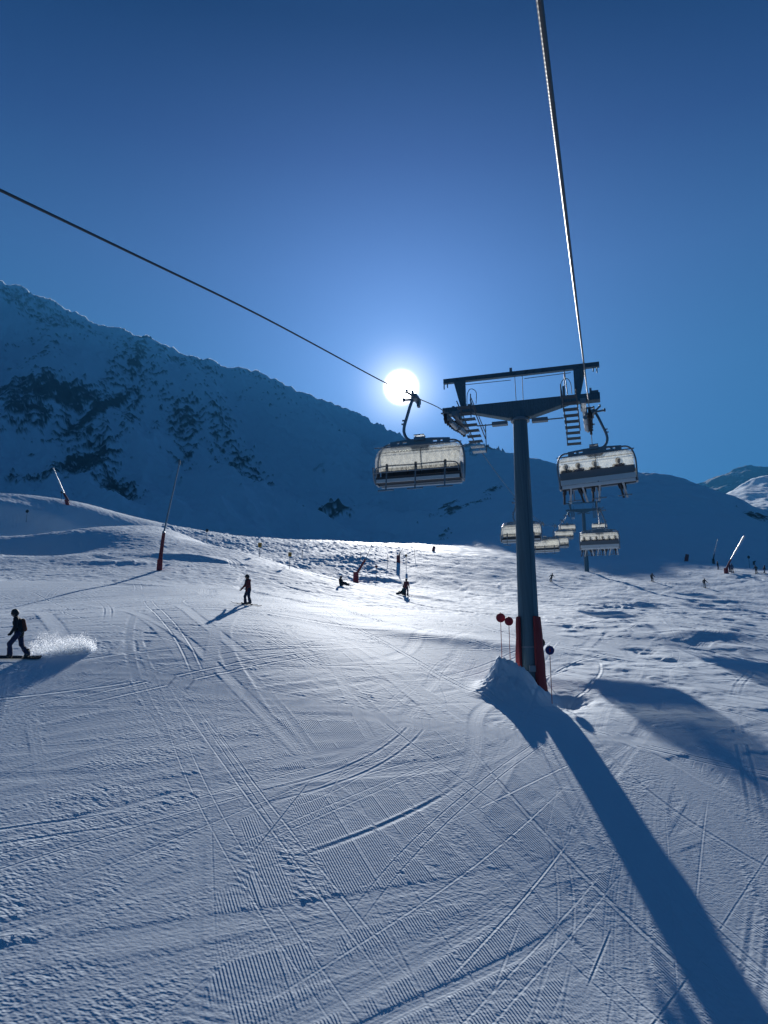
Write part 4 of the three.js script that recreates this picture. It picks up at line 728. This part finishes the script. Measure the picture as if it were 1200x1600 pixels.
{ // skier with poles on the left
  const p = onSnow(387, 945), turn = -0.62 - Math.PI / 10, o = makePerson({ pelvis: V(0.02, 0.92, 0), waist: V(0.02, 1.06, 0.02), chest: V(0.03, 1.3, 0.06), neck: V(0.03, 1.46, 0.08), head: V(0.03, 1.61, 0.12), elL: V(0.3, 1.13, 0.1), haL: V(0.3, 0.93, 0.26), elR: V(-0.34, 1.16, 0.06), haR: V(-0.48, 0.95, 0.2), shL: V(0.22, 1.4, 0.05), shR: V(-0.18, 1.4, 0.06), hiL: V(0.12, 0.88, 0), hiR: V(-0.08, 0.88, 0), knL: V(0.25, 0.5, 0.08), knR: V(-0.2, 0.5, 0.1), anL: V(0.3, 0.13, 0), anR: V(-0.27, 0.13, 0.02), toL: V(0.3, 0.08, 0.18), toR: V(-0.27, 0.08, 0.2) }, { jacket: F.red, trousers: F.navy, helmet: F.shell, face: V(-0.1, -0.1, 1) }, 0.016);
  o.name = numbered('person'); o.position.copy(p); o.rotation.y = turn; scene.add(o); o.updateMatrixWorld(true);
  tag(o, 'person in red jacket standing on skis with two poles, left half of the run', 'person');
  mesh('scarf', flesh([[V(0.03, 1.43, 0.1), V(0.03, 1.48, 0.09), 0.1, 0.1], [V(0.04, 1.42, 0.17), V(0.05, 1.15, 0.2), 0.06, 0.05]], 0.016), F.black, o);
  for (const s of ['L', 'R']) {
    const f = o.localToWorld(s === 'L' ? V(0.3, 0, 0.04) : V(-0.27, 0, 0.06)); f.y = ground(f.x, -f.z) + 0.02;
    const w = thing('ski', f); w.quaternion.copy(slopeTurn(f, turn + (s === 'L' ? 0.05 : -0.06))); mesh('blade', ADULT_SKI, F.dark, w); mesh('binding', [box(0.06, 0.05, 0.1, 0, 0.045, 0.18), box(0.06, 0.06, 0.1, 0, 0.05, -0.14)], F.boot, w);
    tag(w, s === 'L' ? 'ski on the nearer foot of the person in the red jacket with poles' : 'ski on the farther foot of the person in the red jacket with poles', 'ski');
    const a = o.localToWorld(s === 'L' ? V(0.31, 0.97, 0.31) : V(-0.52, 0.98, 0.26)), t = onSnow(s === 'L' ? 414 : 367, s === 'L' ? 939 : 941); t.copy(a).add(t.clone().sub(a).setLength(1.18)); t.y = Math.max(t.y, ground(t.x, -t.z) + 0.02);
    const k = thing('ski_pole', a); for (const [g, n, m] of pole(V(0, 0, 0), t.clone().sub(a))) mesh(n, g, m, k);
    tag(k, s === 'L' ? 'ski pole slanting out to the right of the red jacketed skier' : 'ski pole slanting down to the left of the red jacketed skier', 'ski pole');
  }
}
// small figures farther up: [column, row, facing, pose, look, label]
const GLIDE = { pelvis: V(0, 0.78, -0.06), waist: V(0, 0.92, 0), chest: V(0, 1.12, 0.1), neck: V(0, 1.26, 0.18), head: V(0, 1.4, 0.24), shL: V(0.2, 1.22, 0.13), shR: V(-0.2, 1.22, 0.13), elL: V(0.33, 1.0, 0.16), elR: V(-0.33, 1.0, 0.16), haL: V(0.4, 0.86, 0.36), haR: V(-0.4, 0.86, 0.36), hiL: V(0.1, 0.75, -0.04), hiR: V(-0.1, 0.75, -0.04), knL: V(0.14, 0.44, 0.16), knR: V(-0.12, 0.46, 0.18) };
const LEAN = { ...GLIDE, pelvis: V(0.12, 0.8, 0), chest: V(0.26, 1.12, 0.08), waist: V(0.18, 0.95, 0), neck: V(0.3, 1.27, 0.12), head: V(0.34, 1.41, 0.16), shL: V(0.46, 1.2, 0.1), shR: V(0.08, 1.25, 0.1), elL: V(0.62, 1.0, 0.1), elR: V(-0.12, 1.08, 0.1), haL: V(0.68, 0.8, 0.2), haR: V(-0.28, 0.92, 0.2), hiL: V(0.2, 0.76, 0), hiR: V(0.03, 0.77, 0) };
const SIT = { pelvis: V(0, 0.2, -0.3), waist: V(0, 0.34, -0.36), chest: V(0, 0.56, -0.38), neck: V(0, 0.72, -0.36), head: V(0, 0.87, -0.32), shL: V(0.2, 0.67, -0.37), shR: V(-0.2, 0.67, -0.37), elL: V(0.28, 0.42, -0.3), elR: V(-0.28, 0.42, -0.3), haL: V(0.22, 0.32, -0.05), haR: V(-0.22, 0.32, -0.05), hiL: V(0.1, 0.18, -0.26), hiR: V(-0.1, 0.18, -0.26), knL: V(0.15, 0.36, 0.14), knR: V(-0.15, 0.36, 0.14), anL: V(0.15, 0.1, 0.42), anR: V(-0.15, 0.1, 0.42), toL: V(0.16, 0.2, 0.56), toR: V(-0.16, 0.2, 0.56) };
const FIGURES = [
  [635, 932, 2.6, {}, { jacket: F.wine, trousers: F.navy }, 'person in dark red jacket standing beside a seated person mid slope', 0.035, 'ski'],
  [627, 930, -0.9, SIT, { jacket: F.teal, trousers: F.dark }, 'person sitting on the snow at the feet of the one in dark red', 0.035, 'board'],
  [537, 916, 1.0, SIT, { jacket: F.black, trousers: F.black }, 'person in black sitting on the snow left of the red snow lance', 0.035, 'board'],
  [861, 909, -0.5, LEAN, { jacket: F.black, trousers: F.dark }, 'person skiing down just right of the big tower pole, leaning over', 0.045, 'ski'],
  [1019, 909, 0.1, GLIDE, { jacket: F.black, trousers: F.dark }, 'person in black skiing down between the far tower and the right edge', 0.045, 'ski'],
  [1101, 918, 0.0, GLIDE, { jacket: F.black, trousers: F.pale }, 'person in dark jacket and pale trousers skiing down on the right', 0.045, 'ski'],
  [1122, 890, 1.4, {}, { jacket: F.black, trousers: F.navy }, 'person standing just left of the bright snow lance at the right', 0.05, 'ski'],
  [1140.5, 894, 0.4, {}, { jacket: F.navy, trousers: F.navy }, 'person in navy standing against the bright lance, left of a pair', 0.05, 'ski'],
  [1144.5, 895, 2.6, {}, { jacket: F.blue, trousers: F.navy }, 'person in blue jacket standing right of the bright lance, right of a pair', 0.05, 'ski'],
  [1182, 896, -0.8, GLIDE, { jacket: F.black, trousers: F.dark }, 'person in black crouching on skis near the right edge', 0.05, 'ski'],
  [1194, 896, 0.9, LEAN, { jacket: F.dark, trousers: F.navy }, 'person leaning into a turn, last at the right edge', 0.05, 'ski'],
];
for (const [px, py, turn, pose, look, label, cell, on] of FIGURES) {
  const p = onSnow(px, py), o = makePerson(pose, look, cell); o.name = numbered('person'); o.position.copy(p).add(V(0, 0.02, 0)); o.rotation.y = turn; scene.add(o); tag(o, label, 'person');
  const q = slopeTurn(p, turn), inv = new THREE.Quaternion().setFromAxisAngle(V(0, 1, 0), turn).invert().multiply(q);
  if (on === 'board') { const b = mesh('snowboard', BOARD.clone(), F.dark, o); b.position.set(0, 0.06, 0.5); b.rotation.set(0, Math.PI / 2, 0); b.rotateX(0.0); }
  else for (const s of [-1, 1]) { const k = mesh('ski', ADULT_SKI, F.dark, o); k.position.set(s * 0.14, 0.01, 0.05); k.quaternion.copy(inv); }
}
// riders on the two loaded chairs
const RIDE = { pelvis: V(0, 0.14, 0), waist: V(0, 0.28, -0.05), chest: V(0, 0.5, -0.07), neck: V(0, 0.66, -0.04), head: V(0, 0.81, 0.0), shL: V(0.19, 0.61, -0.05), shR: V(-0.19, 0.61, -0.05), elL: V(0.24, 0.36, 0.04), elR: V(-0.24, 0.36, 0.04), haL: V(0.16, 0.32, 0.3), haR: V(-0.16, 0.32, 0.3), hiL: V(0.1, 0.12, 0.04), hiR: V(-0.1, 0.12, 0.04), knL: V(0.12, 0.1, 0.46), knR: V(-0.12, 0.1, 0.46), anL: V(0.12, -0.32, 0.5), anR: V(-0.12, -0.32, 0.5), toL: V(0.12, -0.38, 0.67), toR: V(-0.12, -0.38, 0.67) };
function rider(chair, x, look, label, cell, spread, group) {
  const o = makePerson({ ...RIDE, anL: V(0.12 + spread, -0.32, 0.5), toL: V(0.12 + spread * 1.6, -0.38, 0.67), anR: V(-0.12 + spread * 0.4, -0.34, 0.46), toR: V(-0.12 + spread * 0.8, -0.4, 0.63) }, look, cell);
  o.name = numbered('person'); scene.add(o); chair.updateMatrixWorld(true);
  o.position.copy(chair.localToWorld(V(x, -3.27, -0.0))); o.quaternion.copy(chair.quaternion).multiply(new THREE.Quaternion().setFromAxisAngle(V(0, 1, 0), Math.PI));
  for (const s of [-1, 1]) { const k = mesh('ski', ADULT_SKI, s > 0 ? F.dark : F.pale, o); k.position.set(s * 0.12 + spread * (s > 0 ? 1.2 : 0.5), -0.46, 0.52); k.rotation.set(0.3, spread, 0); }
  tag(o, label, 'person', group);
}
rider(chairA, -1.38, { jacket: F.dark, trousers: F.navy, helmet: F.pale }, 'rider with a pale helmet at the left end of the near loaded chair', 0.03, 0.08);
rider(chairA, -0.82, { jacket: F.blue, trousers: F.dark }, 'rider in blue jacket second from the left on the near loaded chair', 0.03, -0.1);
rider(chairA, -0.08, { jacket: F.dark, trousers: F.dark, helmet: F.pale }, 'rider in the middle of the near loaded chair, behind the centre strut', 0.03, 0.06);
rider(chairA, 0.98, { jacket: F.wine, trousers: F.dark, helmet: F.red }, 'rider in red helmet at the right of the near loaded chair', 0.03, -0.12);
['left end', 'second from the left', 'third from the left', 'third from the right', 'second from the right', 'right end'].forEach((w, i) => rider(chairB, -1.36 + i * 0.545, { jacket: [F.black, F.blue, F.dark, F.wine, F.black, F.navy][i], trousers: i % 2 ? F.dark : F.black, helmet: i % 3 === 1 ? F.pale : F.shell }, 'rider on the full chair before the far tower, ' + (i === 0 || i === 5 ? 'at the ' + w : w), 0.045, [0.1, -0.1, 0.06, -0.05, 0.12, -0.08][i]));
// ---------------------------------------------------------------- snow lances: padded foot, jointed arm, thin lance with a nozzle head
function snowLance(base, d0, joints, label, opt = {}) {   // joints: photo column and row of the knee and the tip, at the foot's distance
  const p = d0 ? at(base[0], base[1], d0) : onSnow(base[0], base[1]), d = -p.z; if (d0) p.y = ground(p.x, d) ;
  const o = thing('snow_lance', p), w = (q) => at(q[0], q[1], d).sub(p), s = depthScale(p.y, d);
  const bw = (opt.width ?? 8) * s, bh = (opt.height ?? 16) * s;
  if (bh > 0) {
    const lean = opt.lean ?? 0;
    mesh('padded_foot', [new THREE.CylinderGeometry(bw * 0.46, bw * 0.5, bh, 14).rotateZ(lean).translate(-Math.sin(lean) * bh / 2, bh / 2 - 0.1, 0), new THREE.TorusGeometry(bw * 0.47, 0.03, 6, 18).rotateX(Math.PI / 2).rotateZ(lean).translate(-Math.sin(lean) * bh, bh - 0.1, 0), new THREE.TorusGeometry(bw * 0.49, 0.025, 6, 18).rotateX(Math.PI / 2).translate(0, bh * 0.5, 0)], opt.foot ?? red, o);
  }
  if (joints.length) {
    const knee = w(joints[0]), start = V(0, Math.max(0.2, bh * 0.7), 0), tip = joints[1] ? w(joints[1]) : null;
    mesh('arm', [bar(start, knee, opt.arm ?? 0.13, (opt.arm ?? 0.13) * 0.8, 12)], opt.armPaint ?? darkRed, o);
    mesh('hinge', [new THREE.CylinderGeometry(0.12, 0.12, 0.3, 12).rotateX(Math.PI / 2).translate(knee.x, knee.y, knee.z)], steel, o);
    if (tip) {
      mesh('lance', [bar(knee, tip, opt.tube ?? 0.07, (opt.tube ?? 0.07) * (opt.taper ?? 0.6), 10)], opt.lance ?? galvanised, o);
      const u = tip.clone().sub(knee).normalize(); mesh('nozzle_head', [bar(tip.clone().addScaledVector(u, -0.3), tip.clone().addScaledVector(u, 0.15), 0.09, 0.07, 10), new THREE.TorusGeometry(0.1, 0.025, 6, 14).applyQuaternion(new THREE.Quaternion().setFromUnitVectors(V(0, 0, 1), u)).translate(tip.x, tip.y, tip.z)], steel, o);
    }
  }
  return tag(o, label, 'snow gun');
}
snowLance([249, 891], 0, [[256, 832], [281, 721]], 'tall snow lance on a red foot casting a long thin shadow', { width: 9, height: 18, arm: 0.19, tube: 0.085 });
snowLance([106, 789], 0, [[100, 771], [83, 731]], 'snow lance leaning left on the lit crest at upper left', { width: 6, height: 9, lean: 0.35, arm: 0.25, tube: 0.16, lance: white, foot: red });
snowLance([556, 910], 0, [[571, 874], [581, 852]], 'snow lance with red box foot tilted right, right of the seated figure in black', { width: 9, height: 17, arm: 0.2, tube: 0.06 });
snowLance([622.5, 879], 0, [[625, 864], [632, 853]], 'small snow lance with red foot in the lit rough snow', { width: 6, height: 12, arm: 0.12, tube: 0.06 });
snowLance([677, 861], 0, [], 'small red padded stump at the edge of the mountain shadow', { width: 5, height: 8, lean: -0.2, foot: darkRed });
snowLance([1072, 877], 0, [], 'dark red padded stump leaning right at the shadow edge', { width: 6, height: 11, lean: -0.25, foot: darkRed });
snowLance([1114.5, 876], 172, [[1116, 866], [1121, 843]], 'dark thin snow lance standing in the shaded snow at the right', { width: 4, height: 8, foot: black, armPaint: black, arm: 0.16, tube: 0.07, lance: steel });
snowLance([1135, 896], 0, [[1142, 874], [1163, 838]], 'bright snow lance leaning right from a red box, right side', { width: 7, height: 9, arm: 0.2, tube: 0.12, taper: 1.7, lance: white });
snowLance([1178.5, 885], 172, [[1180, 877]], 'short dark stump farthest right in the shaded snow', { width: 3, height: 6, foot: black, armPaint: black, arm: 0.2 });

// ---------------------------------------------------------------- marker poles
function marker(foot, topRow, shape, paint, label, category, opt = {}) {
  const p = opt.d ? at(foot[0], foot[1], opt.d) : onSnow(foot[0], foot[1]), d = -p.z, s = depthScale(p.y, d);
  const topY = at(foot[0], topRow, d).y; if (opt.d) p.y = Math.min(p.y, ground(p.x, d) - 0.1);
  const o = thing('marker_pole', p), h = topY - p.y, r = opt.r ?? 0.016;
  mesh('pole', [bar(V(0, -0.2, 0), V(0, h, 0), r, r * 0.9, 8)], opt.pole ?? darkRed, o);
  const size = (opt.size ?? 12) * s;
  if (shape === 'disc') { const q = mesh('disc', [new THREE.CylinderGeometry(size / 2, size / 2, 0.02, 28).rotateX(Math.PI / 2), new THREE.TorusGeometry(size / 2, 0.012, 6, 28)], paint, o); q.position.set(0, h - size * 0.6, 0.03); mesh('bracket', [box(0.05, 0.16, 0.03, 0, h - size * 0.6, 0.055)], opt.pole ?? darkRed, o); }
  if (shape === 'board') { const w = size, hh = size * (opt.tall ?? 1.25), q = mesh('board', [plate([[-w / 2, -hh / 2], [w / 2, -hh / 2], [w / 2, hh / 2], [-w / 2, hh / 2]], 0.02)], paint, o); q.position.set(0, h - hh * 0.55, 0.04); if (opt.band) mesh('band', [box(w * 0.8, hh * 0.22, 0.012, 0, h - hh * 0.55, 0.075)], black, o); }
  return tag(o, label, category);
}
const signYellow = fabric(0.55, 0.3, 0.02, 0.5), signBlue = fabric(0.015, 0.025, 0.16, 0.5), signRed = fabric(0.33, 0.02, 0.035, 0.5), post = fabric(0.06, 0.05, 0.05, 0.6);
marker([784.5, 1036], 957, 'disc', signRed, 'red disc marker on a thin pole, left of the pair beside the big tower', 'marker sign', { d: 34.4, size: 14, pole: signRed });
marker([797.5, 1040], 963, 'disc', signRed, 'red disc marker on a thin pole, touching the big tower padding', 'marker sign', { d: 34.2, size: 13, pole: signRed });
marker([862.5, 1094], 1008, 'disc', signBlue, 'dark blue disc marker on a red pole right of the big tower', 'marker sign', { size: 13.5, pole: signRed });
marker([846, 1045], 996, 'disc', black, 'dark disc marker peeping out behind the right red padding', 'marker sign', { d: 36.5, size: 14, pole: signRed });
marker([405.5, 871], 848, 'board', signYellow, 'yellow board on a pole, left of two at the edge of the run', 'marker sign', { size: 5.5, pole: post, r: 0.03, band: true });
marker([452.5, 888], 863, 'board', signYellow, 'yellow board on a pole, right of two at the edge of the run', 'marker sign', { size: 5, pole: post, r: 0.028, band: true });
marker([322.5, 848], 826, 'disc', black, 'dark disc marker on the crest above the red jacketed skier', 'marker sign', { size: 5, pole: post, r: 0.03 });
marker([588, 911], 883, 'disc', fabric(0.2, 0.05, 0.05), 'pale pole with a small disc right of the tilted red lance', 'marker sign', { size: 4, pole: post, r: 0.03 });
marker([41, 815], 796, 'disc', black, 'dark disc marker beside the shaded bank at the left edge', 'marker sign', { size: 5, pole: post, r: 0.03 });
marker([95.5, 783], 767, 'disc', black, 'dark disc marker just left of the lance on the lit crest', 'marker sign', { size: 4, pole: post, r: 0.04 });
marker([472, 872], 859, 'none', null, 'thin bare pole in the rough snow right of the yellow boards', 'marker pole', { pole: post, r: 0.05 });
marker([563, 877], 862, 'none', null, 'thin bare pole above the tilted red lance', 'marker pole', { pole: post, r: 0.05 });
marker([606, 878], 866, 'none', null, 'thin bare pole left of the small red lance in rough snow', 'marker pole', { pole: post, r: 0.05 });
marker([634.5, 881], 866, 'board', fabric(0.3, 0.16, 0.03), 'small ochre board on a pole right of the small red lance', 'marker sign', { size: 3, pole: post, r: 0.05 });
marker([1171, 884], 868, 'disc', black, 'dark disc marker standing in the shaded snow near the right edge', 'marker sign', { d: 168, size: 4.5, pole: post, r: 0.04 });
marker([648, 869], 857, 'none', null, 'thin bare pole left of the red padded stump', 'marker pole', { pole: post, r: 0.05 });
renderer.render(scene, camera);
